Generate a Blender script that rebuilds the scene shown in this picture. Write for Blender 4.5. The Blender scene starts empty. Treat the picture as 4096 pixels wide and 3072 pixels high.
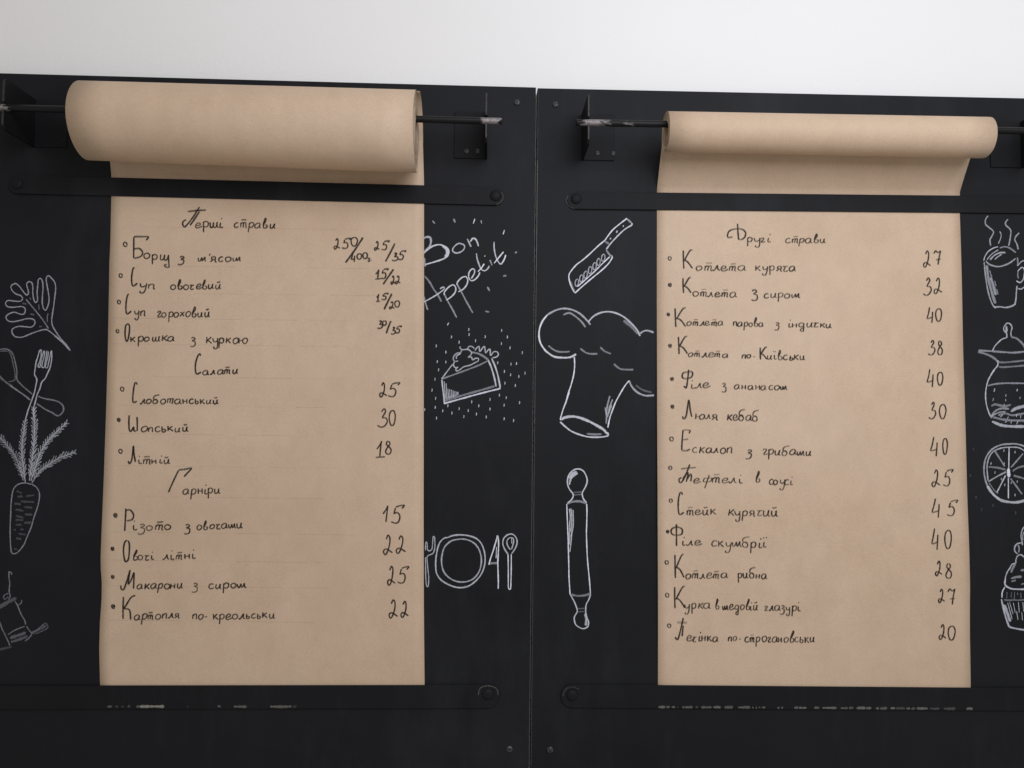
import bpy, math, random
from mathutils import Matrix, Vector

# ------------------------------------------------------------------ camera, light, exposure
scene = bpy.context.scene
D = 1.3073                       # metres from the lens to the face of the boards
FPX = 3277.0                     # focal length in pixels of the 4096 px wide photograph
R = Matrix(((0.9995281646, -0.0098995627, -0.0290765676),
            (-0.0295050645, -0.0463094240, -0.9984913061),
            (0.0085381082, 0.9988780886, -0.0465796608)))
cam_data = bpy.data.cameras.new('camera')
cam = bpy.data.objects.new('camera', cam_data)
scene.collection.objects.link(cam)
cam.matrix_world = Matrix.Translation((0, -D, 0)) @ R.to_4x4()
cam_data.sensor_width = 36.0
cam_data.lens = FPX / 4096 * 36.0
cam_data.clip_start = 0.02
cam_data.clip_end = 50
scene.camera = cam

world = bpy.data.worlds.new('World')
scene.world = world
world.use_nodes = True
bg = world.node_tree.nodes['Background']
bg.inputs[0].default_value = (1.0, 0.93, 0.845, 1)
bg.inputs[1].default_value = 0.38


def area(name, loc, target, sx, sy, power, col):
    l = bpy.data.lights.new(name, 'AREA')
    l.shape = 'RECTANGLE'
    l.size, l.size_y = sx, sy
    l.energy = power
    l.color = col
    o = bpy.data.objects.new(name, l)
    scene.collection.objects.link(o)
    o.location = loc
    o.rotation_euler = (Vector(target) - Vector(loc)).to_track_quat('-Z', 'Y').to_euler()
    return o


WL = area('window_light', (0.62, -1.55, 0.80), (0.30, 0, 0.12), 1.4, 1.1, 23.6, (0.965, 0.985, 1.055))

scene.view_settings.view_transform = 'Standard'
scene.view_settings.look = 'None'
scene.view_settings.exposure = 0.0
scene.view_settings.gamma = 1.0
scene.view_settings.use_curve_mapping = False
scene.cycles.transparent_max_bounces = 32
scene.cycles.max_bounces = 8

rnd = random.Random(7)
COL = scene.collection


# ------------------------------------------------------------------ helpers
def at(px, py, depth=0.0):
    """point of the photograph (4096 x 3072) carried onto the plane `depth` in front of the boards"""
    d = R @ Vector(((px - 2048) / FPX, -(py - 1536) / FPX, -1.0))
    t = (D - depth) / d.y
    return Vector((d.x * t, -depth, d.z * t))


def empty(name, loc, label, cat, group=None):
    o = bpy.data.objects.new(name, None)
    COL.objects.link(o)
    o.location = loc
    o.empty_display_size = 0.05
    o['label'] = label
    o['category'] = cat
    if group:
        o['group'] = group
    return o


def mesh_obj(name, verts, faces, mat, root=None, parent=None, smooth=False, label=None, attrs=None):
    """mesh from world-space verts, parented to root (or to a part of root)"""
    off = root.location if root else Vector((0, 0, 0))
    me = bpy.data.meshes.new(name)
    me.from_pydata([tuple(Vector(v) - off) for v in verts], [], faces)
    me.update()
    if attrs:
        for k, vals in attrs.items():
            a = me.attributes.new(k, 'FLOAT', 'POINT')
            a.data.foreach_set('value', vals)
    if smooth:
        me.polygons.foreach_set('use_smooth', [True] * len(me.polygons))
    me.materials.append(mat)
    o = bpy.data.objects.new(name, me)
    COL.objects.link(o)
    if parent or root:
        o.parent = parent or root
    if label:
        o['label'] = label
    return o


def bevel(o, w, seg=2, angle=0.6):
    m = o.modifiers.new('bevel', 'BEVEL')
    m.width, m.segments, m.limit_method, m.angle_limit = w, seg, 'ANGLE', angle
    return o


def prism(outline, d0, d1):
    """outline [(x, z)] extruded from depth d0 (back) to d1 (front)"""
    n = len(outline)
    v = [(x, -d1, z) for x, z in outline] + [(x, -d0, z) for x, z in outline]
    f = [tuple(range(n)), tuple(range(2 * n - 1, n - 1, -1))]
    f += [(i, i + n, (i + 1) % n + n, (i + 1) % n) for i in range(n)]
    return v, f


def box(x0, x1, d0, d1, z0, z1):
    return prism([(x0, z0), (x1, z0), (x1, z1), (x0, z1)], d0, d1)


def lathe_y(cx, cz, d0, prof, n=28):
    """profile [(radius, depth)] turned round an axis that points out of the board"""
    v, f = [], []
    for r, d in prof:
        for k in range(n):
            a = 2 * math.pi * k / n
            v.append((cx + r * math.cos(a), -(d0 + d), cz + r * math.sin(a)))
    for i in range(len(prof) - 1):
        for k in range(n):
            f.append((i * n + k, i * n + (k + 1) % n, (i + 1) * n + (k + 1) % n, (i + 1) * n + k))
    f.append(tuple(range((len(prof) - 1) * n, len(prof) * n)))
    return v, f


# ------------------------------------------------------------------ materials
def new_mat(name):
    m = bpy.data.materials.new(name)
    m.use_nodes = True
    nt = m.node_tree
    return m, nt, nt.nodes['Principled BSDF']


def N(nt, kind, **kw):
    n = nt.nodes.new(kind)
    for k, v in kw.items():
        if isinstance(k, str) and k.startswith('i_'):
            n.inputs[k[2:].replace('_', ' ')].default_value = v
        else:
            setattr(n, k, v)
    return n


def noise(nt, co, scale, detail=4, rough=0.6, stretch=None):
    if stretch:
        mp = nt.nodes.new('ShaderNodeMapping')
        mp.inputs['Scale'].default_value = stretch
        nt.links.new(co, mp.inputs['Vector'])
        co = mp.outputs[0]
    n = nt.nodes.new('ShaderNodeTexNoise')
    n.inputs['Scale'].default_value = scale
    n.inputs['Detail'].default_value = detail
    n.inputs['Roughness'].default_value = rough
    nt.links.new(co, n.inputs['Vector'])
    return n.outputs['Fac']


def ramp(nt, fac, stops):
    r = nt.nodes.new('ShaderNodeValToRGB')
    els = r.color_ramp.elements
    while len(els) < len(stops):
        els.new(0.5)
    for e, (p, c) in zip(els, stops):
        e.position = p
        e.color = (*c, 1) if len(c) == 3 else c
    nt.links.new(fac, r.inputs[0])
    return r.outputs[0]


def mathn(nt, op, a, b=None, clamp=False):
    m = nt.nodes.new('ShaderNodeMath')
    m.operation = op
    m.use_clamp = clamp
    for i, x in enumerate((a, b)):
        if x is None:
            continue
        if isinstance(x, (int, float)):
            m.inputs[i].default_value = x
        else:
            nt.links.new(x, m.inputs[i])
    return m.outputs[0]


def mixc(nt, fac, a, b, blend='MIX'):
    m = nt.nodes.new('ShaderNodeMix')
    m.data_type = 'RGBA'
    m.blend_type = blend
    for sock, x in ((m.inputs[0], fac), (m.inputs[6], a), (m.inputs[7], b)):
        if isinstance(x, (int, float)):
            sock.default_value = x
        elif isinstance(x, tuple):
            sock.default_value = (*x, 1)
        else:
            nt.links.new(x, sock)
    return m.outputs[2]


def bump(nt, bsdf, h, strength, dist):
    b = nt.nodes.new('ShaderNodeBump')
    b.inputs['Strength'].default_value = strength
    b.inputs['Distance'].default_value = dist
    nt.links.new(h, b.inputs['Height'])
    nt.links.new(b.outputs[0], bsdf.inputs['Normal'])


def objco(nt):
    return nt.nodes.new('ShaderNodeTexCoord').outputs['Object']


def make_board_mat(name, base, rough):
    m, nt, b = new_mat(name)
    co = objco(nt)
    big = noise(nt, co, 3.2, 5, 0.6)
    fine = noise(nt, co, 900, 2, 0.5)
    scuff = noise(nt, co, 22, 7, 0.75)
    lo = tuple(c * 0.8 for c in base)
    hi = tuple(c * 1.3 for c in base)
    c1 = ramp(nt, big, [(0.3, lo), (0.7, hi)])
    sc = ramp(nt, scuff, [(0.66, (0, 0, 0)), (0.85, (0.010, 0.010, 0.011))])
    c2 = mixc(nt, 1.0, c1, sc, 'ADD')
    haze = noise(nt, co, 4.5, 6, 0.7, (1.0, 1.0, 0.35))
    hz = ramp(nt, haze, [(0.50, (0, 0, 0)), (0.78, (0.0105, 0.0112, 0.0125))])
    c2 = mixc(nt, 1.0, c2, hz, 'ADD')
    dust = noise(nt, co, 520, 2, 0.5)
    c2 = mixc(nt, 1.0, c2, ramp(nt, dust, [(0.735, (0, 0, 0)), (0.79, (0.05, 0.05, 0.05))]), 'ADD')
    scr = noise(nt, co, 60, 3, 0.6, (0.25, 1, 5.0))
    c2 = mixc(nt, 1.0, c2, ramp(nt, scr, [(0.74, (0, 0, 0)), (0.80, (0.012, 0.012, 0.012))]), 'ADD')
    g = ramp(nt, fine, [(0.3, (0.86, 0.86, 0.86)), (0.7, (1.14, 1.14, 1.14))])
    nt.links.new(mixc(nt, 1.0, c2, g, 'MULTIPLY'), b.inputs['Base Color'])
    rr = ramp(nt, big, [(0.3, (rough - 0.06,) * 3), (0.7, (rough + 0.06,) * 3)])
    nt.links.new(rr, b.inputs['Roughness'])
    b.inputs['Specular IOR Level'].default_value = 0.11
    bump(nt, b, noise(nt, co, 420, 3, 0.6), 0.10, 0.0006)
    return m


M_BOARD = make_board_mat('black_board_paint', (0.0106, 0.0113, 0.0138), 0.54)
M_BAR = make_board_mat('black_bar_paint', (0.0092, 0.0097, 0.0116), 0.56)


def make_worn_or_glint(name, edges, ax=0, tone=1.0):
    """black paint rubbed to bare steel, or given a painted edge highlight; `edges` = [(x0, x1)] stretches that are paler"""
    m, nt, b = new_mat(name)
    co = objco(nt)
    sep = nt.nodes.new('ShaderNodeSeparateXYZ')
    nt.links.new(co, sep.inputs[0])
    tot = None
    for x0, x1, amt in edges:
        c, h = (x0 + x1) / 2, (x1 - x0) / 2
        d = mathn(nt, 'ABSOLUTE', mathn(nt, 'SUBTRACT', sep.outputs[ax], c))
        k = mathn(nt, 'MULTIPLY', mathn(nt, 'SUBTRACT', 1.0, mathn(nt, 'DIVIDE', d, h), True), amt)
        tot = k if tot is None else mathn(nt, 'MAXIMUM', tot, k)
    nz = noise(nt, co, 95, 6, 0.7, (0.6, 1.6, 1.6))
    mask = mathn(nt, 'MULTIPLY', mathn(nt, 'SUBTRACT', mathn(nt, 'ADD', tot, nz), 0.92), 9.0, True)
    tint = noise(nt, co, 300, 4, 0.6)
    steel = ramp(nt, tint, [(0.3, tuple(c * tone for c in (0.13, 0.12, 0.12))), (0.7, tuple(c * tone for c in (0.32, 0.29, 0.29)))])
    nt.links.new(mixc(nt, mask, (0.008, 0.008, 0.009), steel), b.inputs['Base Color'])
    b.inputs['Roughness'].default_value = 0.45
    b.inputs['Specular IOR Level'].default_value = 0.2
    nt.links.new(mathn(nt, 'MULTIPLY', mask, 0.25), b.inputs['Metallic'])
    bump(nt, b, nz, 0.15, 0.0005)
    return m


def make_kraft(name, col, ribs=0.0):
    m, nt, b = new_mat(name)
    co = objco(nt)
    cloud = noise(nt, co, 5.5, 4, 0.55)
    fibre = noise(nt, co, 260, 5, 0.7, (1.0, 1.0, 2.2))
    speck = noise(nt, co, 700, 2, 0.5)
    mid = noise(nt, co, 34, 5, 0.65, (1.0, 1.0, 0.7))
    lo = (col[0] * 0.945, col[1] * 0.925, col[2] * 0.905)
    hi = (col[0] * 1.045, col[1] * 1.055, col[2] * 1.075)
    c1 = ramp(nt, cloud, [(0.3, lo), (0.7, hi)])
    c2 = mixc(nt, 1.0, c1, ramp(nt, fibre, [(0.25, (0.91, 0.905, 0.90)), (0.75, (1.075, 1.075, 1.075))]), 'MULTIPLY')
    c2 = mixc(nt, 1.0, c2, ramp(nt, mid, [(0.3, (0.955, 0.95, 0.945)), (0.7, (1.04, 1.04, 1.04))]), 'MULTIPLY')
    c3 = mixc(nt, 1.0, c2, ramp(nt, speck, [(0.26, (0.66, 0.61, 0.55)), (0.34, (1, 1, 1))]), 'MULTIPLY')
    nt.links.new(c3, b.inputs['Base Color'])
    b.inputs['Roughness'].default_value = 0.62
    b.inputs['Specular IOR Level'].default_value = 0.35
    h = fibre
    if ribs:
        h = mathn(nt, 'ADD', fibre, mathn(nt, 'MULTIPLY', noise(nt, co, 60, 2, 0.5, (0.04, 1, 1)), ribs))
    bump(nt, b, h, 0.16, 0.0008)
    return m


M_KRAFT = make_kraft('kraft_paper', (0.556, 0.421, 0.304))
M_KRAFT_ROLL = make_kraft('kraft_paper_roll', (0.556, 0.421, 0.304), 2.0)
M_EDGE = make_kraft('kraft_paper_edges', (0.45, 0.345, 0.25))
M_CORE = make_kraft('cardboard_core', (0.30, 0.22, 0.15))


def make_stroke_mat(name, col, rough, grain, grain_amt, soft, strength=1.0):
    """pen or chalk line: density and cross position come with the mesh, the grain is noise"""
    m, nt, b = new_mat(name)
    co = objco(nt)
    dens = N(nt, 'ShaderNodeAttribute', attribute_name='dens').outputs['Fac']
    v = mathn(nt, 'ABSOLUTE', N(nt, 'ShaderNodeAttribute', attribute_name='cross').outputs['Fac'])
    g = noise(nt, co, grain, 4, 0.7)
    g2 = noise(nt, co, grain * 0.18, 3, 0.6)
    # ragged rim
    rim = mathn(nt, 'SUBTRACT', 1.0, v)
    rim = mathn(nt, 'DIVIDE', mathn(nt, 'ADD', rim, mathn(nt, 'MULTIPLY', mathn(nt, 'SUBTRACT', g, 0.5), 0.5)), soft, True)
    body = mathn(nt, 'ADD', 1.0, mathn(nt, 'MULTIPLY', mathn(nt, 'SUBTRACT', g, 0.5), grain_amt))
    body = mathn(nt, 'MULTIPLY', body, mathn(nt, 'ADD', 0.72, mathn(nt, 'MULTIPLY', g2, 0.56)))
    a = mathn(nt, 'MULTIPLY', mathn(nt, 'MULTIPLY', mathn(nt, 'MULTIPLY', dens, strength), body), rim, True)
    nt.links.new(a, b.inputs['Alpha'])
    b.inputs['Base Color'].default_value = (*col, 1)
    b.inputs['Roughness'].default_value = rough
    b.inputs['Specular IOR Level'].default_value = 0.25
    return m


M_INK = make_stroke_mat('dark_brown_marker_ink', (0.020, 0.013, 0.010), 0.6, 620, 1.2, 0.6)
M_CHALK = make_stroke_mat('white_chalk_marker', (0.76, 0.79, 0.89), 0.8, 1100, 1.5, 0.42, 1.08)
M_PENCIL = make_stroke_mat('pencil_rule', (0.10, 0.075, 0.06), 0.7, 400, 1.8, 0.8)
M_RUB_GLINT = make_stroke_mat('bare_metal_rub_glint', (0.42, 0.40, 0.36), 0.5, 500, 1.9, 0.5)

M_WALL, _nt, _b = new_mat('white_wall_paint')
_co = objco(_nt)
_nt.links.new(ramp(_nt, noise(_nt, _co, 2.0, 3, 0.5), [(0.3, (0.785, 0.787, 0.79)), (0.7, (0.82, 0.82, 0.822))]), _b.inputs['Base Color'])
_b.inputs['Roughness'].default_value = 0.7
bump(_nt, _b, noise(_nt, _co, 120, 6, 0.65), 0.30, 0.0015)

M_DARK, _nt, _b = new_mat('dark_recess')
_b.inputs['Base Color'].default_value = (0.006, 0.006, 0.007, 1)
_b.inputs['Roughness'].default_value = 0.7

M_SCREW, _nt, _b = new_mat('worn_screw_steel')
_co = objco(_nt)
_nt.links.new(ramp(_nt, noise(_nt, _co, 420, 4, 0.7), [(0.38, (0.014, 0.014, 0.015)), (0.66, (0.12, 0.12, 0.125))]), _b.inputs['Base Color'])
_b.inputs['Roughness'].default_value = 0.40
_b.inputs['Metallic'].default_value = 0.25

# ------------------------------------------------------------------ the wall behind
v, f = box(-2.6, 2.6, -0.060, -0.0245, -1.6, 1.9)
wall = mesh_obj('wall', v, f, M_WALL)
wall['kind'] = 'structure'

# ------------------------------------------------------------------ the two boards
BOARDL = empty('menu_board', (-0.46, 0, -0.78), 'black menu board with white carrot, pie slice and Bon Appetit drawings, left of the joint', 'menu board', 'black menu boards side by side')
BOARDR = empty('menu_board', (0.60, 0, -0.78), 'black menu board with white cleaver, chef hat and rolling pin drawings, right of the joint', 'menu board', 'black menu boards side by side')
tl, tm, tr = at(0, 292), at(2147, 349), at(4096, 391)
sb = at(2118.5, 3070)
sl = (tm.x - sb.x) / (tm.z - sb.z)
XS = lambda z: sb.x + (z - sb.z) * sl            # the joint leans a little
zb = -0.78
zl = tl.z + (tl.z - tm.z) / (tm.x - tl.x) * 0.25
zr = tr.z - 0.0006
GAP = 0.0012
v, f = prism([(-1.02, zb), (XS(zb) - GAP, zb), (XS(tm.z) - GAP, tm.z), (-1.02, zl)], -0.024, 0.0)
panelL = bevel(mesh_obj('panel', v, f, M_BOARD, BOARDL), 0.0011, 3)
v, f = prism([(XS(zb) + GAP, zb), (1.13, zb), (1.13, zr), (XS(tm.z) + GAP, tm.z - 0.0012)], -0.024, 0.0)
panelR = bevel(mesh_obj('panel', v, f, M_BOARD, BOARDR), 0.0011, 3)


def screw(root, parent, px, py, depth, r, ang):
    p = at(px, py, depth)
    prof = [(r, -0.0005), (r, r * 0.25), (r * 0.86, r * 0.52), (r * 0.55, r * 0.66), (r * 0.2, r * 0.7)]
    v, f = lathe_y(p.x, p.z, depth, prof, 20)
    s = mesh_obj('screw', v, f, M_SCREW, root, parent, True)
    # crossed driver slot: two thin dark bars sunk in the head
    vv, ff = [], []
    for k in (0, math.pi / 2):
        c, sn = math.cos(ang + k), math.sin(ang + k)
        b0 = len(vv)
        L, w, d0, d1 = r * 0.62, r * 0.13, depth + r * 0.3, depth + r * (0.735 + 0.01 * (k > 0))
        for d in (d1, d0):
            for a, b_ in ((-L, -w), (L, -w), (L, w), (-L, w)):
                vv.append((p.x + a * c - b_ * sn, -d, p.z + a * sn + b_ * c))
        ff += [tuple(b0 + i for i in q) for q in ((0, 1, 2, 3), (7, 6, 5, 4), (0, 4, 5, 1), (1, 5, 6, 2), (2, 6, 7, 3), (3, 7, 4, 0))]
    mesh_obj('driver_slot', vv, ff, M_DARK, root, s)
    return s


screw(BOARDL, None, 2068, 411, 0.0, 0.0052, 0.5)
screw(BOARDL, None, 2038, 2995, 0.0, 0.0052, 1.1)
screw(BOARDR, None, 2222, 419, 0.0, 0.0050, 0.2)
screw(BOARDR, None, 2200, 2998, 0.0, 0.0052, 0.8)


def clamp_bar(root, p0, p1, half, bolts, label=None):
    """flat steel bar with round ends, centre line p0-p1 (photo points), held by round bolts"""
    d0, d1 = 0.0013, 0.0038
    a, b = at(*p0, d1), at(*p1, d1)
    ang = math.atan2(b.z - a.z, b.x - a.x)
    out = []
    for c, s in ((b, -math.pi / 2), (a, math.pi / 2)):
        for k in range(13):
            t = ang + s + math.pi * k / 12
            # round, but a little square, ends
            cx, cz = math.cos(t), math.sin(t)
            out.append((c.x + half * cx, c.z + half * cz))
    v, f = prism(out, d0, d1)
    o = bevel(mesh_obj('clamp_bar', v, f, M_BAR, root, label=label), 0.0006, 2)
    for q in bolts:
        p = at(*q, d1)
        r = 0.0088
        prof = [(r, -0.004), (r, 0.0006), (r * 0.97, 0.0014), (r * 0.86, 0.0024), (r * 0.6, 0.0034), (r * 0.3, 0.0038), (r * 0.08, 0.0039)]
        v, f = lathe_y(p.x, p.z, d1, prof, 32)
        mesh_obj('bolt', v, f, M_BAR, root, o, True)
    return o


clamp_bar(BOARDL, (70, 737), (1980, 784), 0.0148, [(68, 735), (1982, 783)])
clamp_bar(BOARDL, (-60, 2791), (1951, 2787), 0.0178, [(-60, 2789), (1951, 2777)])
clamp_bar(BOARDR, (2305, 801), (4225, 820), 0.0142, [(2305, 795), (4225, 818)])
clamp_bar(BOARDR, (2289, 2785), (4260, 2800), 0.0178, [(2289, 2781), (4260, 2800)])

# ------------------------------------------------------------------ brackets and rods
CD = 0.075                                        # distance of the rods from the boards
rodL0, rodL1 = at(14, 431, CD), at(1947, 484, CD)
rodR0 = at(2352, 491, CD)
rodR1 = Vector((rodR0.x + (rodL1.x - rodL0.x), -CD, rodR0.z + 0.0005))
RR = 0.0051


def bracket(root, x, zrod, side, screws):
    """angle bracket: a plate that stands out from the board and a flange screwed to it"""
    ztop, zbot = zrod + 0.0415, zrod - 0.0345
    dep = 0.0845
    t = 0.0028
    # plate with an open slot for the rod
    prof = [(0.0, zbot), (dep - 0.006, zbot), (dep, zbot + 0.006), (dep, zrod - 0.0062)]
    prof += [(CD + 0.0062 * math.cos(a), zrod + 0.0062 * math.sin(a)) for a in [-math.pi / 2 - k * math.pi / 8 for k in range(9)]]
    prof += [(dep, zrod + 0.0062), (dep, ztop - 0.004), (dep - 0.004, ztop), (0.0, ztop)]
    n = len(prof)
    v = [(x - t / 2, -d, z) for d, z in prof] + [(x + t / 2, -d, z) for d, z in prof]
    f = [tuple(range(n)), tuple(range(2 * n - 1, n - 1, -1))] + [(i, (i + 1) % n, (i + 1) % n + n, i + n) for i in range(n)]
    o = mesh_obj('bracket', v, f, M_BRK, root)
    bevel(o, 0.0005, 2)
    xa, xb = sorted((x + side * t / 2, x + side * 0.052))
    v, f = box(xa, xb, 0.0003, 0.0027, zbot, ztop)
    bevel(mesh_obj('flange', v, f, M_BAR, root, o), 0.0008, 2)
    for i, (sx, sy) in enumerate(screws):
        screw(root, o, sx, sy, 0.0027, 0.0042, 0.4 + i)
    return o


M_BRK = make_worn_or_glint('bracket_paint', [(-0.0860, -0.0830, 1.0)], 1, 0.17)  # bevel highlight painted into the plate's front edge as paler grey
bracket(BOARDL, at(138, 500).x, rodL0.z, 1, [])
bracket(BOARDL, rodL1.x - 0.0005, rodL1.z, -1, [(1867, 605), (1912, 605)])
bracket(BOARDR, rodR0.x, rodR0.z, 1, [(2389, 614), (2452, 614)])
bracket(BOARDR, rodR1.x, rodR1.z, -1, [])


def rod(a, b, ext0, ext1, label, wear):
    d = (b - a).normalized()
    p0, p1 = a - d * ext0, b + d * ext1
    root_loc = (p0 + p1) / 2
    nseg, n = 40, 20
    side = Vector((0, 1, 0))
    up = d.cross(side).normalized()
    v, f = [], []
    rr = random.Random(3)
    stations = [(0, 0.55), (0.0009, 0.95)] + [(0.0009 + (i / nseg), 1.0) for i in range(nseg + 1)]
    L = (p1 - p0).length
    prof = [(0.0, RR * 0.80), (0.0008, RR * 0.97)] + [(0.002 + (L - 0.004) * i / nseg, RR) for i in range(nseg + 1)] + [(L - 0.0008, RR * 0.97), (L, RR * 0.80)]
    for s, r in prof:
        c = p0 + d * s
        for k in range(n):
            a_ = 2 * math.pi * k / n
            v.append(c + (side * math.cos(a_) + up * math.sin(a_)) * r - root_loc)
    for i in range(len(prof) - 1):
        for k in range(n):
            f.append((i * n + k, i * n + (k + 1) % n, (i + 1) * n + (k + 1) % n, (i + 1) * n + k))
    f += [tuple(range(n - 1, -1, -1)), tuple(range((len(prof) - 1) * n, len(prof) * n))]
    mat = make_worn_or_glint('rod_paint', [(x0 - root_loc.x, x1 - root_loc.x, k) for x0, x1, k in wear])
    o = mesh_obj('hanging_rod', v, f, mat, smooth=True)
    o.location = root_loc
    o['label'] = label
    o['category'] = 'rod'
    o['group'] = 'rods that carry the paper rolls'
    return o


w1 = at(1893, 484, CD).x
rod(rodL0, rodL1, 0.02, 0.0235, 'thin black steel rod through the thick left paper roll, rubbed bare at its end', [(w1 - 0.002, w1 + 0.055, 0.85), (-0.775, -0.69, 0.55)])
w2 = rodR0.x
rod(rodR0, rodR1, 0.0185, 0.02, 'thin black steel rod through the narrow right paper roll, scuffed beside the bracket', [(w2 - 0.035, w2 + 0.055, 0.75), (w2 + 0.01, w2 + 0.13, 0.40)])

# ------------------------------------------------------------------ paper rolls
PAPERL = empty('paper_roll', (-0.357, -CD, 0.36), 'thick roll of brown kraft paper, its hanging sheet listing soups, salads and side dishes', 'paper roll', 'kraft paper menu rolls')
PAPERR = empty('paper_roll', (0.520, -CD, 0.36), 'narrow roll of brown kraft paper, its hanging sheet listing cutlets and meat dishes', 'paper roll', 'kraft paper menu rolls')


def tube(x0, x1, c0, c1, ro0, ro1, ri0, ri1, n=72, jag=0.0, seed=0):
    """closed tube along x; centres (depth, z), outer and inner radii at both ends; ends a little uneven"""
    rr = random.Random(seed)
    m = 10
    v, f = [], []
    for i in range(m + 1):
        t = i / m
        x = x0 + (x1 - x0) * t
        dc, zc = c0[0] + (c1[0] - c0[0]) * t, c0[1] + (c1[1] - c0[1]) * t
        ro, ri = ro0 + (ro1 - ro0) * t, ri0 + (ri1 - ri0) * t
        for r in (ro, ri):
            for k in range(n):
                a = 2 * math.pi * k / n
                xx = x + (jag * math.sin(3 * a + seed) if i in (0, m) else 0)
                v.append((xx, -(dc + r * math.cos(a)), zc + r * math.sin(a)))
    S = 2 * n
    for i in range(m):
        for k in range(n):
            k2 = (k + 1) % n
            f.append((i * S + k, (i + 1) * S + k, (i + 1) * S + k2, i * S + k2))
            f.append((i * S + n + k, i * S + n + k2, (i + 1) * S + n + k2, (i + 1) * S + n + k))
    for k in range(n):
        k2 = (k + 1) % n
        f.append((k, k2, n + k2, n + k))
        q = m * S
        f.append((q + k2, q + k, q + n + k, q + n + k2))
    return v, f


def paper_roll(root, x0, x1, z0, z1, r0, r1, rc, gap, layers, seed):
    rr = random.Random(seed)
    # outer turn, loose, then the wound body as bundles of turns that stand in and out a little
    th = 0.0006
    v, f = tube(x0, x1, (CD, z0), (CD, z1), r0, r1, r0 - th, r1 - th, 96, 0.0003, seed)
    roll = mesh_obj('outer_turn', v, f, M_KRAFT_ROLL, root, smooth=False)
    shade(roll)
    ra0, ra1 = r0 - th - gap, r1 - th - gap
    step0, step1 = (ra0 - rc) / layers, (ra1 - rc) / layers
    dz = gap * 0.75                               # the wound body hangs from the rod, a little high in the loose turn
    for i in range(layers):
        a = rr.uniform(0.0003, 0.0016)
        b = rr.uniform(0.0003, 0.0016)
        o0, o1 = ra0 - i * step0, ra1 - i * step1
        g = 0.00022
        v, f = tube(x0 + a, x1 - b, (CD, z0 + dz), (CD, z1 + dz), o0 - g, o1 - g, o0 - step0 + g * 0.2, o1 - step1 + g * 0.2, 64, 0.0002, seed + i)
        shade(mesh_obj('wound_turns', v, f, M_EDGE if i else M_KRAFT_ROLL, root, roll))
    v, f = tube(x0 + 0.001, x1 - 0.001, (CD, z0 + dz), (CD, z1 + dz), rc, rc, rc - 0.002, rc - 0.002, 48, 0.0, seed)
    shade(mesh_obj('core', v, f, M_CORE, root, roll))
    return roll


def shade(o):
    me = o.data
    me.polygons.foreach_set('use_smooth', [abs(p.normal.x) < 0.6 for p in me.polygons])


rollL = paper_roll(PAPERL, -0.6105, -0.1128, 0.4476, 0.4403, 0.0573, 0.0606, 0.0165, 0.0026, 9, 5)
rollR = paper_roll(PAPERR, 0.2690, 0.7690, 0.4479, 0.4480, 0.0301, 0.0309, 0.0150, 0.0016, 4, 11)


def interp(tab, x):
    if x <= tab[0][0]:
        return tab[0][1]
    for (a, b), (c, d) in zip(tab, tab[1:]):
        if x <= c:
            return b + (d - b) * (x - a) / (c - a)
    return tab[-1][1]


PAPERS = {
    'L': dict(left=[(781, 445), (950, 441), (1060, 436), (1390, 431), (1690, 422), (1900, 415), (2130, 405), (2230, 402), (2275, 403), (2330, 408), (2400, 407), (2490, 400), (2600, 396), (2746, 398), (2800, 398)],
              right=[(812, 1696), (1190, 1696.5), (1660, 1695), (2090, 1694.5), (2420, 1695), (2745, 1698), (2800, 1698)],
              ytop=(694, 727), ybot=2790, xtop=(-0.6040, -0.1078), axis=(0.4476, 0.4403, 0.0575, 0.0608), seed=0.0),
    'R': dict(left=[(838, 2628), (1190, 2628), (1620, 2627.6), (2322, 2631), (2748, 2633), (2800, 2633)],
              right=[(850, 3839.5), (1080, 3846), (1240, 3850.5), (1500, 3858), (1720, 3863.5), (2000, 3870), (2180, 3876), (2340, 3880), (2430, 3880), (2540, 3881), (2758, 3886), (2800, 3887)],
              ytop=(756, 768), ybot=2795, xtop=(0.2705, 0.7700), axis=(0.4479, 0.4480, 0.0303, 0.0311), seed=2.1),
}


def bulge(key, x, z):
    """how far the hanging sheet stands off the board between the two bars"""
    s = PAPERS[key]['seed']
    t = (0.352 - z) / 0.766
    if t <= 0 or t >= 1:
        return 0.0008
    env = min(1.0, t * 5) * min(1.0, (1 - t) * 5)
    w = 0.5 + 0.5 * math.sin(5.1 * z + 3.3 * x + s)
    w2 = 0.5 + 0.5 * math.sin(13 * z - 9 * x + 1.7 + s)
    w3 = 0.5 + 0.5 * math.sin(29 * z + 4 * x + 2.2 * s)
    return 0.0008 + env * (0.0034 * w + 0.0013 * w2 + 0.0005 * w3)


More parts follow.
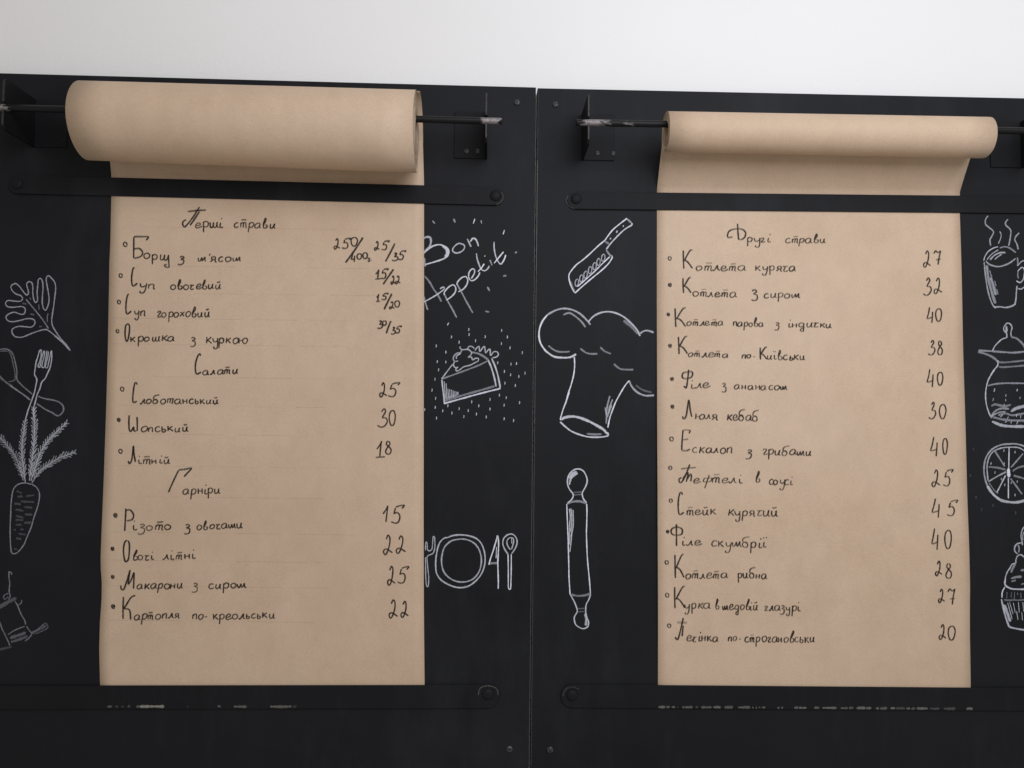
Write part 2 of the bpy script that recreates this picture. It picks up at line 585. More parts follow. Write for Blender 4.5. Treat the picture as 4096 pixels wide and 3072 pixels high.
def sheet(root, key):
    P = PAPERS[key]
    nx = 30
    rows = []
    # stretch between roll and upper bar
    z0, z1, r0, r1 = P['axis']
    y0 = P['ytop']
    L0, R0 = at(interp(P['left'], 0), y0[0], 0.0008), at(interp(P['right'], 0), y0[1], 0.0008)
    for i in range(16):                            # round the back of the roll first
        a = math.radians(84 + (180 - 84) * i / 16)
        rows.append((P['xtop'][0], P['xtop'][1], z0 + r0 * math.sin(a), z1 + r1 * math.sin(a), CD + r0 * math.cos(a), CD + r1 * math.cos(a)))
    for i in range(14):
        t = i / 14
        tt = t * t * (3 - 2 * t) * 0.10 + t * 0.90
        d0, d1 = (CD - r + (0.0008 - CD + r) * tt for r in (r0, r1))
        rows.append((P['xtop'][0] + (L0.x - P['xtop'][0]) * t, P['xtop'][1] + (R0.x - P['xtop'][1]) * t, z0 + (L0.z - z0) * t, z1 + (R0.z - z1) * t, d0, d1))
    ny = 90
    for i in range(ny + 1):
        ya, yb = (q + (P['ybot'] - q) * i / ny for q in y0)
        a = at(interp(P['left'], ya), ya, 0.0008 + 0.002 * min(1, i / 20))
        b = at(interp(P['right'], yb), yb, 0.0008 + 0.002 * min(1, i / 20))
        rows.append((a.x, b.x, a.z, b.z, None, None))
    v, f = [], []
    for xl, xr, za, zb_, da, db in rows:
        for k in range(nx + 1):
            t = k / nx
            x, z = xl + (xr - xl) * t, za + (zb_ - za) * t
            v.append((x, -(da + (db - da) * t if da is not None else bulge(key, x, z)), z))
    for i in range(len(rows) - 1):
        for k in range(nx):
            q = i * (nx + 1) + k
            f.append((q, q + nx + 1, q + nx + 2, q + 1))
    o = mesh_obj('sheet', v, f, M_KRAFT, root, smooth=True)
    m = o.modifiers.new('thickness', 'SOLIDIFY')
    m.thickness = 0.00025
    m.offset = -1.0
    return o


sheetL = sheet(PAPERL, 'L')
sheetR = sheet(PAPERR, 'R')


# ------------------------------------------------------------------ drawn lines
def pts(s, tile):
    x0, y0, w, ref = tile
    k = w / ref
    return [(x0 + float(a) * k, y0 + float(b) * k) for a, b in (q.split(',') for q in s.split())]


def smooth_line(p, step, closed=False):
    """Catmull-Rom through the points, sampled about every `step`"""
    if len(p) == 2:
        (ax, ay), (bx, by) = p
        n = max(3, int(math.hypot(bx - ax, by - ay) / step))
        return [(ax + (bx - ax) * i / n, ay + (by - ay) * i / n) for i in range(n + 1)]
    q = [p[0]] + list(p) + [p[-1]]
    out = []
    for i in range(1, len(q) - 2):
        a, b, c, d = q[i - 1:i + 3]
        n = max(2, int(math.hypot(c[0] - b[0], c[1] - b[1]) / step))
        for j in range(n):
            t = j / n
            t2, t3 = t * t, t * t * t
            out.append(tuple(0.5 * (2 * b[m] + (c[m] - a[m]) * t + (2 * a[m] - 5 * b[m] + 4 * c[m] - d[m]) * t2 + (3 * b[m] - a[m] - 3 * c[m] + d[m]) * t3) for m in (0, 1)))
    out.append(p[-1])
    return out


class Ribbons:
    """drawn strokes collected into one mesh; every stroke lies a hair above the one before"""
    def __init__(self, surface, lift=0.00010, dl=0.000012):
        self.v, self.f, self.dens, self.cross = [], [], [], []
        self.surface, self.lift, self.dl = surface, lift, dl

    def add(self, p, w, dens, step=None, nib=None, wob=0.0):
        step = step or max(1.2, w * 0.45)
        s = smooth_line(p, step)
        L = [0.0]
        for a, b in zip(s, s[1:]):
            L.append(L[-1] + math.hypot(b[0] - a[0], b[1] - a[1]))
        tot = L[-1]
        base = len(self.v)
        ph = rnd.uniform(0, 6.28)
        for i, (x, y) in enumerate(s):
            a, b = s[max(0, i - 1)], s[min(len(s) - 1, i + 1)]
            dx, dy = b[0] - a[0], b[1] - a[1]
            l = math.hypot(dx, dy) or 1.0
            nx, ny = -dy / l, dx / l
            e = min(L[i], tot - L[i])
            hw = w * 0.5
            k = 1.0 if e >= hw * 0.9 else math.sqrt(max(0.16, 1 - (1 - e / (hw * 0.9)) ** 2))
            hw *= k * (1 + wob * math.sin(ph + L[i] * 0.09) + wob * 0.6 * math.sin(ph * 2 + L[i] * 0.31))
            dd = dens
            if nib is not None:                    # flat nib: upstrokes dark, sidestrokes pale
                u = abs(dy) / l
                dd = dens * (nib + (1 - nib) * u)
                hw *= 1.08 - 0.16 * u
            for sgn in (-1, 1):
                self.v.append(self.surface(x + nx * hw * sgn, y + ny * hw * sgn, self.lift))
                self.dens.append(dd)
                self.cross.append(float(sgn))
            if i:
                q = base + 2 * i
                self.f.append((q - 2, q - 1, q + 1, q))
        self.lift += self.dl

    def build(self, name, mat, root, parent, label=None):
        return mesh_obj(name, self.v, self.f, mat, root, parent, label=label, attrs={'dens': self.dens, 'cross': self.cross})


def on_board(x, y, lift):
    return at(x, y, lift)


def on_paper(key):
    def fn(x, y, lift):
        p = at(x, y, 0.003)
        for _ in range(2):
            p = at(x, y, bulge(key, p.x, p.z) + lift + 0.0001)
        return p
    return fn


def chalk(root, panel, label, *groups, kind=None):
    rb = Ribbons(on_board)
    for tile, strokes in groups:
        k = tile[2] / tile[3]
        for w, d, s in strokes:
            for one in s.split('/'):
                rb.add(pts(one, tile), w * k * 0.80, d ** 1.5, wob=0.13)
    o = rb.build('chalk_drawing', M_CHALK, root, panel, label)
    if kind:
        o['kind'] = kind


Z = 2212
L1, L2, L3, L4, L5 = (0, 1060, 440, Z), (0, 1360, 440, Z), (0, 1620, 440, Z), (0, 1900, 440, Z), (0, 2270, 440, Z)
chalk(BOARDL, panelL, 'white outline of a lobed leaf', (L1, [
    (34, .50, "1415,1725 1300,1600 1180,1490 1080,1400 960,1310 880,1300 750,1335 600,1390 480,1440 390,1455 290,1430 240,1350 260,1280 370,1235 500,1240 620,1250 690,1200 700,1130 650,1085 540,1080 400,1115 260,1140 160,1120 120,1050 170,990 280,950 400,985 470,990 505,940 500,870 430,835 260,850 150,835 110,770 160,715 280,725 400,730 455,680 420,620 320,580 250,520 220,440 260,390 320,375 390,430 450,510 530,600 575,560 550,450 535,380 580,335 640,360 660,450 660,560 680,690 715,755 755,700 745,560 760,400 770,300 810,270 850,320 865,450 855,600 850,750 870,860 915,910 960,830 985,720 980,600 950,430 930,280 970,215 1040,270 1100,350 1120,470 1100,650 1080,820 1055,980 1040,1120 1060,1230 1130,1350 1230,1490 1330,1600 1415,1715"),
    (36, .38, "525,690 640,830 740,950 850,1090 920,1190 975,1280"),
    (26, .33, "780,790 785,900/965,970 950,1060 955,1150/600,650 620,700"),
    (38, .25, "450,765 540,790/610,985 690,1005/785,1245 850,1230"),
    (50, .35, "1100,1420 1250,1540 1380,1690")]))
chalk(BOARDL, panelL, 'white drawing of a fork', (L2, [
    (36, .62, "820,195 790,230 760,340 725,450 710,560 695,690 740,790 720,920 690,1060 650,1180 610,1290 570,1400 540,1500 500,1640"),
    (36, .62, "1035,210 1040,330 1030,450 1000,570 950,680 910,770 840,850 800,980 750,1090 720,1210 690,1320 670,1430 680,1560"),
    (32, .58, "830,190 825,330 790,450 765,530 800,545 825,420 850,320 885,215/900,220 885,340 850,470 845,545 890,545 910,430 930,320 945,215/975,225 960,340 930,450 915,550 955,550 985,420 1010,300 1030,215"),
    ]))
chalk(BOARDL, panelL, 'white drawing of a spoon crossing behind the fork', (L2, [
    (36, .34, "-160,330 -120,240 0,190 100,180 180,200 250,270 295,400 320,520 340,640 340,790 420,890 530,990 650,1090"),
    (32, .26, "0,225 150,225 210,280 245,400 270,520 300,650 300,790 250,825 170,840"),
    (58, .28, "-150,560 -80,660 0,740 60,800 150,870 250,940"),
    (42, .40, "210,920 300,980 400,1050 500,1120 610,1210"),
    (42, .36, "770,1130 850,1165 960,1190 1070,1210 1170,1240 1250,1300 1280,1380 1260,1450 1200,1510 1140,1520 1040,1455 920,1400 830,1340 740,1280")]))

# carrot with feathery tops
rb = Ribbons(on_board)
kk = 440 / Z
for base_d, spine in ((.40, "470,1520 380,1230 300,1020 200,880 100,770 0,650 -90,560"), (.50, "510,1560 470,1250 440,1000 450,720 480,530 500,330"),
                      (.52, "590,1520 640,1150 670,900 690,620 690,330 680,60"), (.52, "620,1530 720,1230 790,1000 880,850 1000,680 1130,550 1340,360"),
                      (.46, "640,1570 760,1380 880,1260 1020,1170 1200,1060 1520,940")):
    P = smooth_line(pts(spine, L3), 3.0)
    base_d **= 1.6
    rb.add(P[::3] + [P[-1]], 30 * kk, base_d)
    acc, side = 0.0, 1
    n = len(P)
    for i in range(6, n - 2):
        acc += math.hypot(P[i][0] - P[i - 1][0], P[i][1] - P[i - 1][1])
        if acc > 4.9:
            acc = 0
            side = -side
            dx, dy = P[i + 1][0] - P[i - 1][0], P[i + 1][1] - P[i - 1][1]
            l = math.hypot(dx, dy)
            a = math.atan2(dy, dx) + side * math.radians(rnd.uniform(28, 42))
            ln = rnd.uniform(18, 27) * (1.0 if i < n * 0.8 else 0.75)
            ex, ey = P[i][0] + ln * math.cos(a), P[i][1] + ln * math.sin(a)
            rb.add([P[i], ((P[i][0] + ex) / 2 + rnd.uniform(-1, 1), (P[i][1] + ey) / 2 + rnd.uniform(-1, 1)), (ex, ey)], rnd.uniform(24, 32) * kk, base_d * rnd.uniform(0.75, 1.05))
for w, d, s in ((32, .46, "640,185 720,235 780,320 795,420 780,540 740,690 680,860 640,1010 590,1140 530,1280 480,1400 390,1520 320,1575 240,1570 215,1450 205,1250 205,1000 215,800 220,620 240,420 265,300 330,210 430,165 540,165 640,190"),
                (58, .20, "330,320 440,365/345,435 460,430/520,425 690,405/420,530 690,545/280,570 420,590/480,640 650,660/310,690 480,725/500,790 650,800/320,820 480,860/310,900 470,910/480,960 640,960/310,1000 440,1000/400,1090 480,1100/370,1180 520,1200/320,1270 430,1290/280,1480 350,1500/280,1100 320,1110")):
    for one in s.split('/'):
        rb.add(pts(one, L4), w * kk * 0.84, d ** 1.7, wob=0.14)
rb.build('chalk_drawing', M_CHALK, BOARDL, panelL, 'white drawing of a carrot with feathery tops')

chalk(BOARDL, panelL, 'smudged white drawing of a hand coffee grinder', (L5, [
    (34, .36, "180,80 180,200 195,320 185,480 205,580 170,640/180,80 230,110 230,150"), (30, .28, "170,520 100,545 70,600 100,640 170,580"),
    (110, .22, "-200,900 0,790 120,720 250,650 330,620"), (34, .36, "300,680 350,760 390,860 440,970 500,1070 515,1150"), (36, .30, "360,760 420,720 440,650"),
    (34, .32, "-80,960 0,1110 40,1230 100,1350 160,1480 200,1570/160,1350 300,1260 500,1180/530,1180 600,1280 640,1330 580,1420 500,1480"),
    (90, .24, "200,1420 350,1370 520,1310"), (80, .22, "220,1500 400,1440 560,1380"), (80, .20, "640,1320 780,1250 930,1160"),
    (26, .26, "640,1310 760,1240 910,1120 960,1210 820,1290 700,1340"), (60, .16, "-60,1660 120,1620 240,1590")]))

M1, M2, M3, M4 = (1680, 860, 440, Z), (1680, 1000, 440, Z), (1680, 1330, 440, Z), (1680, 2090, 440, Z)
chalk(BOARDL, panelL, 'white letters Bon, the B partly behind the paper', (M1, [
    (58, .60, "-40,560 0,520 60,480 120,445 200,450 220,520 200,620 140,690 60,770 0,840"), (44, .78, "60,780 200,660 300,610 420,600 540,660 580,740 550,830 450,890 300,940 110,995"),
    (84, .72, "450,620 530,680 552,770 500,850"), (54, .55, "85,860 105,1040"),
    (40, .66, "800,570 880,600 895,660 840,730 740,765 660,730 670,660 740,590 810,565"), (46, .66, "950,480 990,560 1025,640"), (44, .76, "1010,540 1060,470 1120,490 1160,570 1175,630"),
    ]))
chalk(BOARDL, panelL, 'white letters etit of the slanting lettering', (M1, [
    (38, .70, "1490,540 1490,650 1510,780 1550,900 1620,985 1680,920 1725,800"), (34, .95, "1490,970 1580,860 1680,740/1650,960 1690,900 1725,805"),
    (40, .68, "1135,770 1150,880 1190,1000 1230,1090 1300,1120 1360,1080 1395,1020"), (34, .95, "1165,1140 1240,1060 1290,980"), (48, .48, "1405,900 1450,1015"),
    (38, .80, "1030,1280 1090,1180 1095,1100 1050,1085 990,1150 980,1260 1030,1320 1100,1300 1170,1230 1205,1150"),
    ]))
chalk(BOARDL, panelL, 'short white dashes around the Bon Appetit lettering', (M1, [
    (48, .48, "250,115 300,175/680,75 705,155"), (28, .85, "1105,75 1070,175/1700,300 1670,390"), (38, .55, "1228,105 1238,170"), (42, .55, "1905,765 1955,740"),
    (54, .42, "1670,1228 1740,1218"), (56, .48, "1355,1445 1400,1530"), (30, .65, "1308,808 1300,842")]), (M2, [(62, .42, "1312,1230 1395,1250"), (30, .75, "577,1460 550,1515")]), kind='stuff')
chalk(BOARDL, panelL, 'white letters App of the slanting lettering', (M1, [(38, .80, "770,1545 870,1490 940,1400 960,1310 920,1240 840,1260 760,1340 740,1410")]), (M2, [
    (44, .48, "735,670 830,840 930,1030 1062,1265/485,880 560,1030 650,1190 737,1360"), (38, .80, "530,1010 640,930 710,840 715,750 660,700 560,760 490,850 488,905"),
    (48, .42, "90,520 190,640 270,780 350,890 432,1040"), (38, .72, "60,1055 200,980 350,890 480,790 470,745 400,780"), (42, .50, "80,930 110,1060 155,1205")]))

specks = [(630, 90), (985, 40), (1310, 85), (1755, 90), (785, 195), (1115, 165), (1635, 225), (325, 270), (1808, 310), (518, 395), (2055, 405), (345, 585), (518, 595), (1560, 610), (1828, 635), (1938, 625), (372, 750), (1695, 785), (2110, 815), (1820, 850), (300, 940), (1985, 885), (1705, 1020), (240, 1160), (1915, 1065), (1595, 1260), (312, 1325), (1732, 1310), (1405, 1345), (1038, 1395), (2000, 1410), (558, 1475), (1180, 1475), (1690, 1460), (305, 1505), (785, 1530), (1405, 1540), (90, 1550), (455, 1575), (968, 1570), (640, 1620), (1132, 1640), (880, 1690), (1330, 1700), (1690, 1735), (1880, 1770), (330, 1720), (980, -60), (1640, -40)]
sp = "/".join("%d,%d %d,%d %d,%d" % (x - 1, y - 30, x + 5, y, x - 6, y + 28) for x, y in specks)
chalk(BOARDL, panelL, 'white drawing of a slice of cream pie ', (M3, [
    (36, .62, "430,940 540,790 655,640"), (44, .42, "440,935 700,840 1000,730 1200,650 1370,565"), (58, .42, "1040,395 1160,420 1280,480 1385,560"),
    (46, .72, "1375,560 1440,720 1500,930 1530,1090/1440,520 1510,680 1570,880 1610,1100 1600,1140"), (46, .80, "480,1430 800,1340 1200,1230 1600,1130"), (64, .36, "490,1380 800,1280 1150,1180 1500,1080"),
    (40, .75, "440,950 455,1100 480,1300 490,1440"), (28, .62, "485,980 510,1330/525,1020 540,1320/560,1130 575,1310/595,1140 605,1310/630,1145 640,1300/665,1160 670,1290/700,1175 705,1270/740,1190 745,1260/765,1190 765,1250"), (60, .42, "510,1340 620,1300 750,1255"),
    (40, .52, "835,340 820,400 740,420 680,480 670,540 700,580 770,570"), (32, .72, "820,420 740,470 730,530/700,590 670,640 700,700 740,710"),
    (36, .60, "765,690 720,740 740,775 800,750 880,690 1000,660 1100,610 1170,570 1170,520 1110,520 1060,550 1030,490 970,500 1030,440 1030,390 960,340 880,345 840,340 800,310 820,280"),
    (36, .55, "950,340 990,280 1060,290 1090,330"), (34, .66, "1105,360 1150,300 1190,280 1200,380 1260,310 1300,285 1320,410 1370,350 1410,340 1420,460 1480,390 1550,390 1575,440 1540,490 1450,510"),
    ]))
chalk(BOARDL, panelL, 'white specks around the pie slice', (M3, [(24, .72, sp)]), kind='stuff')
chalk(BOARDL, panelL, 'white drawing of a plate as two rings', (M4, [
    (38, .68, "560,300 700,255 860,250 1000,270 1130,320 1230,420 1290,570 1310,720 1300,850 1260,980 1190,1100 1080,1210 950,1290 800,1310 650,1280 500,1210 400,1130 330,1010 315,850 325,700 350,540 400,400 480,320 560,300"),
    (42, .58, "840,330 960,350 1080,410 1170,510 1220,640 1235,780 1210,930 1150,1050 1060,1140 930,1190 800,1195 670,1160 550,1080 470,970 435,820 440,680 480,520 560,420 670,355 840,330"),
    (60, .22, "580,275 800,252 1000,275 1150,330/450,1180 620,1270 800,1310 1000,1270"), (30, .45, "320,650 310,850 330,1000/430,700 435,850/1235,700 1230,850/1305,650 1308,850"),
    ]))
chalk(BOARDL, panelL, 'white drawing of a table knife', (M4, [
    (36, .92, "1385,850 1420,720 1480,540 1530,370 1560,265 1580,400 1575,600 1565,800 1570,1000 1575,1200 1572,1335"), (62, .42, "1385,835 1440,820 1560,815"), (22, .85, "1540,490 1530,720"),
    ]))
chalk(BOARDL, panelL, 'white drawing of a small spoon', (M4, [
    (38, .66, "1770,640 1700,530 1665,420 1690,310 1780,240 1870,240 1940,320 1950,420 1910,530 1840,630"), (30, .90, "1770,640 1775,900 1775,1150 1780,1320 1820,1330 1830,1150 1835,900 1835,640"),
    (32, .66, "1820,550 1760,460 1750,370 1800,310 1870,320 1880,400 1840,540"), (22, .8, "1845,320 1845,420"),
    ]))
chalk(BOARDL, panelL, 'white drawing of a fork at the edge of the paper', (M4, [
    (30, .62, "110,560 115,420 130,390 145,440 150,540 190,570 240,530 255,400 265,290 290,290 300,400 295,520 260,620 150,680 145,800 160,950 175,1100 165,1270 130,1270 115,1050 110,700")]))

M5, M6, M7, M8, M9 = (2240, 860, 440, Z), (2120, 1200, 560, Z), (2120, 1480, 440, Z), (2120, 1850, 440, Z), (2120, 2220, 440, Z)
loops = "/".join(" ".join("%d,%d" % (cx + 34 * math.cos(a) + 8 * math.sin(a), cy - 72 * math.sin(a)) for a in [0.6 + k * 2 * math.pi / 9 for k in range(11)]) for cx, cy in ((340, 1360), (430, 1275), (515, 1200), (605, 1110), (695, 1030), (775, 945), (870, 860)))
chalk(BOARDR, panelR, 'white drawing of a cleaver', (M5, [
    (36, .88, "1350,65 1200,180 1060,300 950,440 900,510 780,610 600,780 450,910 330,1000 220,1130 180,1210 185,1300 220,1420 290,1560"), (38, .75, "1440,160 1450,185 1430,210 1300,290 1170,410 1030,560 930,690"),
    (50, .50, "1350,80 1440,160"), (50, .48, "930,700 990,790 1060,840"), (36, .90, "1060,840 980,970 850,1100 680,1240 500,1390 300,1570"), (60, .38, "905,530 990,585"), (32, .88, "350,1440 500,1310 700,1130 850,980 1000,840"),
    (38, .72, "1280,205 1268,240/1155,312 1132,360/1022,455 1008,492"), (30, .58, loops), (56, .34, "210,1330 250,1450 290,1545")]))
chalk(BOARDR, panelR, 'large white drawing of a chef hat', (M6, [
    (40, .60, "955,390 880,300 780,210 650,150 520,135 400,165 280,230"), (38, .90, "280,230 200,330 150,460 145,600 180,710 260,820"), (44, .78, "240,800 370,890 500,910 630,905 730,855"),
    (38, .48, "525,235 620,205 720,260 820,350 875,430"), (40, .42, "290,720 380,790 480,820 630,815/795,765 880,830 960,850 1065,850"), (42, .38, "1110,745 1180,810 1280,850/1325,1010 1420,1085 1530,1100 1635,1100"),
    (38, .68, "920,350 1000,260 1120,200 1250,185 1380,215 1500,280 1600,370 1690,470 1740,570"), (70, .34, "1480,320 1600,420 1720,540"), (40, .58, "1740,530 1800,490 1870,485 1955,515"),
    (28, .92, "700,900 705,1040 690,1180 650,1340 600,1490 560,1640"), (42, .58, "1565,1270 1610,1370 1700,1460 1820,1510 1960,1505"), (40, .26, "1670,1345 1780,1420 1920,1460")]), (M7, [
    (34, .92, "790,450 740,600 670,780 620,950 610,1010"), (74, .72, "625,1005 700,955 850,935 1000,960 1180,1030 1350,1120 1480,1200 1550,1290"), (44, .78, "605,1040 700,1130 830,1230 1000,1300 1180,1345 1400,1350 1565,1320 1555,1250"),
    (60, .40, "1140,1280 1280,1295 1440,1290"), (36, .90, "1990,215 1900,330 1800,500 1720,650 1650,830 1600,980 1565,1160"), (46, .52, "1605,520 1560,700 1530,900/1660,590 1600,760 1560,950/1510,750 1540,900 1530,1080/1640,700 1580,880")]))
chalk(BOARDR, panelR, 'tall white drawing of a rolling pin', (M8, [
    (38, .78, "850,610 790,530 755,430 760,320 800,220 880,150 980,130 1070,170 1130,270 1150,370 1120,480 1060,590 1050,650 1080,740 1140,810"), (36, .76, "850,600 870,660 840,740 750,820"),
    (90, .66, "800,330 850,230 940,185"), (60, .66, "790,450 820,330 870,270 960,210"), (34, .30, "880,600 1040,590/880,650 1040,640"), (62, .42, "755,830 850,790 1000,780 1140,830"),
    (32, .92, "740,830 745,1000 755,1250 765,1500 775,1860/1140,830 1145,1000 1140,1250 1135,1450 1150,1860"),
    (34, .66, "790,930 810,1100 790,1300/820,920 840,1120 820,1400/865,950 870,1150 860,1330 820,1500/800,1300 790,1500 790,1650/840,1400 820,1640 800,1800")]), (M9, [
    (32, .92, "775,0 780,200 785,450 800,700 805,790/1150,0 1165,200 1190,450 1210,700 1215,780"), (36, .72, "805,790 870,900 920,1010 950,1130 900,1230 890,1300 920,1400 1000,1460 1080,1480 1160,1440 1180,1350 1150,1270 1120,1150 1130,1000 1180,900 1220,790"),
    (62, .36, "820,790 940,820 1080,815 1210,780"), (36, .24, "945,1080 1100,1075/950,1140 1090,1135"), (80, .62, "1110,1180 1135,1300 1120,1420")]))

N1, N2, N3, N4, N5, N6, N7, N8 = (3776, 840, 320, Z), (3776, 1000, 320, Z), (3776, 1260, 320, Z), (3776, 1480, 320, Z), (3776, 1760, 320, Z), (3776, 1940, 320, Z), (3776, 2100, 320, Z), (3776, 2300, 320, 1269)
chalk(BOARDR, panelR, 'white wavy steam above the cup', (N1, [
    (54, .48, "1220,160 1150,260 1150,390 1230,470 1340,560 1370,620 1320,730 1270,830 1290,990/1770,255 1700,350 1720,430 1810,510 1850,600 1830,780 1790,990/2080,630 1980,740 1960,830 2020,950 2050,1090"), (42, .50, "1540,590 1580,680 1560,800 1500,930"),
    ]))
chalk(BOARDR, panelR, 'white drawing of a cup', (N1, [
    (40, .66, "1100,1400 1130,1290 1220,1150 1370,1050 1500,1015"), (64, .38, "1540,1050 1680,1015 1820,1055 1990,1180"), (60, .48, "1160,1400 1220,1480 1350,1540 1500,1565 1650,1535 1820,1460 1980,1340"),
    (38, .58, "1190,1370 1320,1220 1500,1100/1400,1370 1480,1300 1600,1220"), (60, .55, "1270,1380 1400,1250 1560,1180 1700,1180")]), (N2, [
    (54, .50, "1110,330 1130,560 1160,800 1200,1050 1260,1300 1350,1520 1430,1610"), (110, .42, "1180,420 1230,800 1330,1200 1420,1480"), (110, .46, "1290,760 1370,1000 1430,1250"), (42, .42, "1260,560 1320,760/1400,850 1440,1000/1460,1080 1490,1230"),
    (64, .52, "1400,1580 1550,1570 1720,1590 1900,1540 1970,1480"), (54, .56, "2020,990 2000,1180 1990,1350 1960,1520"), (60, .38, "2030,200 2040,350 2030,450"), (48, .55, "2040,430 2120,340 2220,300 2400,420 2440,700 2350,950 2212,1030 2130,1080 2050,1060"),
    (48, .62, "2040,590 2100,520 2170,480 2230,560 2212,720 2180,830 2100,900 2000,850"), (52, .36, "2050,560 2040,700 2060,790")]))
chalk(BOARDR, panelR, 'white drawing of a teapot holding leaves', (N3, [
    (48, .58, "1730,640 1735,520 1660,430 1660,330 1740,230 1830,250 1880,350 1850,480 1860,600"), (90, .56, "1720,300 1730,400 1720,480"), (44, .64, "1720,630 1600,670 1500,760 1400,870 1340,1000"), (80, .38, "1860,610 1990,640 2100,720 2212,850 2260,980"),
    (76, .42, "950,980 1300,1000 1700,1030 1950,1040 2300,1000 2500,960"), (86, .38, "940,1020 1100,1060 1280,1130 1420,1220 1490,1300"), (46, .66, "1490,1250 1480,1400 1370,1530 1290,1659"), (72, .33, "1510,1300 1700,1310 2300,1250/1510,1430 1700,1440 2300,1390")]), (N4, [
    (46, .66, "1400,0 1300,140 1220,290 1170,480 1150,650 1155,820 1180,980 1230,1150 1290,1290"), (64, .42, "1210,440 1400,390 1700,365 2212,370 2500,390"), (46, .62, "1405,505 1385,600/2030,520 2015,590"), (40, .50, "1370,780 1350,860/1715,670 1705,740/1705,800 1705,870/2110,740 2095,805/1665,930 1660,1010"),
    (90, .36, "1310,1000 1400,950 1550,980 1680,1000 1850,960"), (80, .42, "1300,1330 1400,1150 1600,1060 1800,1080"), (110, .58, "1330,1420 1600,1530 1900,1560 2300,1560"), (90, .38, "1350,1300 1700,1380 2300,1400"), (120, .55, "1850,1150 2000,1060 2300,980"),
    (80, .38, "1500,1250 1700,1200 1900,1250 2300,1180"), (60, .46, "1300,1280 1500,1180 1700,1150"), (34, .6, "1560,1300 1620,1240/1740,1350 1790,1290/2010,1500 2050,1400/1850,1480 1870,1400/2000,1300 2010,1220/2110,1330 2130,1250/1680,1450 1740,1420")]))
seeds = "/".join("%d,%d %d,%d" % (x + 6, y - 38, x - 6, y + 38) for x, y in ((1655, 290), (1965, 335), (1300, 650), (1665, 650), (1410, 900), (1590, 1080), (1680, 1240), (1860, 1180), (2025, 1150), (1965, 1520)))
chalk(BOARDR, panelR, 'white drawing of an orange slice', (N5, [
    (64, .50, "2450,420 2340,270 2212,170 2000,110 1800,110 1600,130 1400,210 1250,340 1150,520 1110,720 1110,920 1150,1120 1230,1330 1370,1520 1550,1659"), (48, .58, "2380,500 2300,370 2212,290 2050,210 1800,200 1560,230 1350,330 1240,500 1190,720 1200,950 1220,1130"), (52, .32, "1240,1180 1400,1400 1500,1480"),
    (44, .76, "1790,850 1800,190/1780,1040 1780,1620"), (62, .42, "1680,730 1570,560 1410,310/1840,1060 1980,1250 2160,1500"), (72, .36, "1700,820 1500,770 1230,740/1920,980 2400,1120/1900,860 2060,760 2400,680"), (62, .50, "1720,880 1500,990 1230,1150"), (50, .68, "1700,980 1600,1180 1460,1450"), (56, .46, "1850,760 2000,590 2190,370"),
    (150, .80, "1780,790 1785,900 1795,1030"), (44, .48, seeds), (40, .16, "820,215 812,285/730,945 722,1025/890,1545 880,1620")]), (N6, [
    (104, .58, "1200,20 1300,180 1430,320 1600,430 1800,470 2000,480 2212,430 2380,320"), (36, .16, "1360,520 1352,600/1045,640 1035,720/1985,720 1980,820")]))
chalk(BOARDR, panelR, 'white drawing of a frosted cupcake', (N7, [
    (44, .58, "2330,20 2212,60 2150,180 2130,330 2160,450 2170,560"), (26, .62, "2200,190 2175,330 2190,420"), (58, .56, "2150,490 2010,530 1950,640 1970,740 2040,800"), (52, .46, "2050,560 2080,650 2060,760"), (54, .56, "2300,920 2212,880 2120,820 2030,860 1990,960 1990,1050"),
    (48, .62, "1990,1050 1880,1090 1830,1180 1750,1300 1700,1450 1690,1600"), (96, .40, "1970,1060 1900,1200 1850,1320"), (90, .40, "1850,1480 2000,1440 2150,1430/2120,1250 2300,1240"), (60, .38, "1860,1560 1990,1530/2130,1640 2300,1600")]), (N8, [
    (38, .66, "975,60 965,120 980,170 1060,215 1150,225 1269,225 1380,215"), (26, .78, "965,190 925,270 920,360"), (40, .62, "910,380 940,520 970,640 1010,760 1040,820 1120,845 1269,870 1400,870"), (72, .58, "950,470 1010,620 1050,740"), (20, .6, "1010,440 1080,700"),
    (15, .62, "1040,430 1095,620/1100,440 1130,600/1180,430 1195,600/1250,430 1265,580/1150,570 1175,710/1235,590 1245,720"), (38, .30, "950,390 1000,400 1060,400 1110,395 1180,400 1300,390"), (11, .38, "1000,270 995,370/1070,270 1065,360/1120,270 1115,380/1165,280 1170,320/1220,280 1220,370")]))

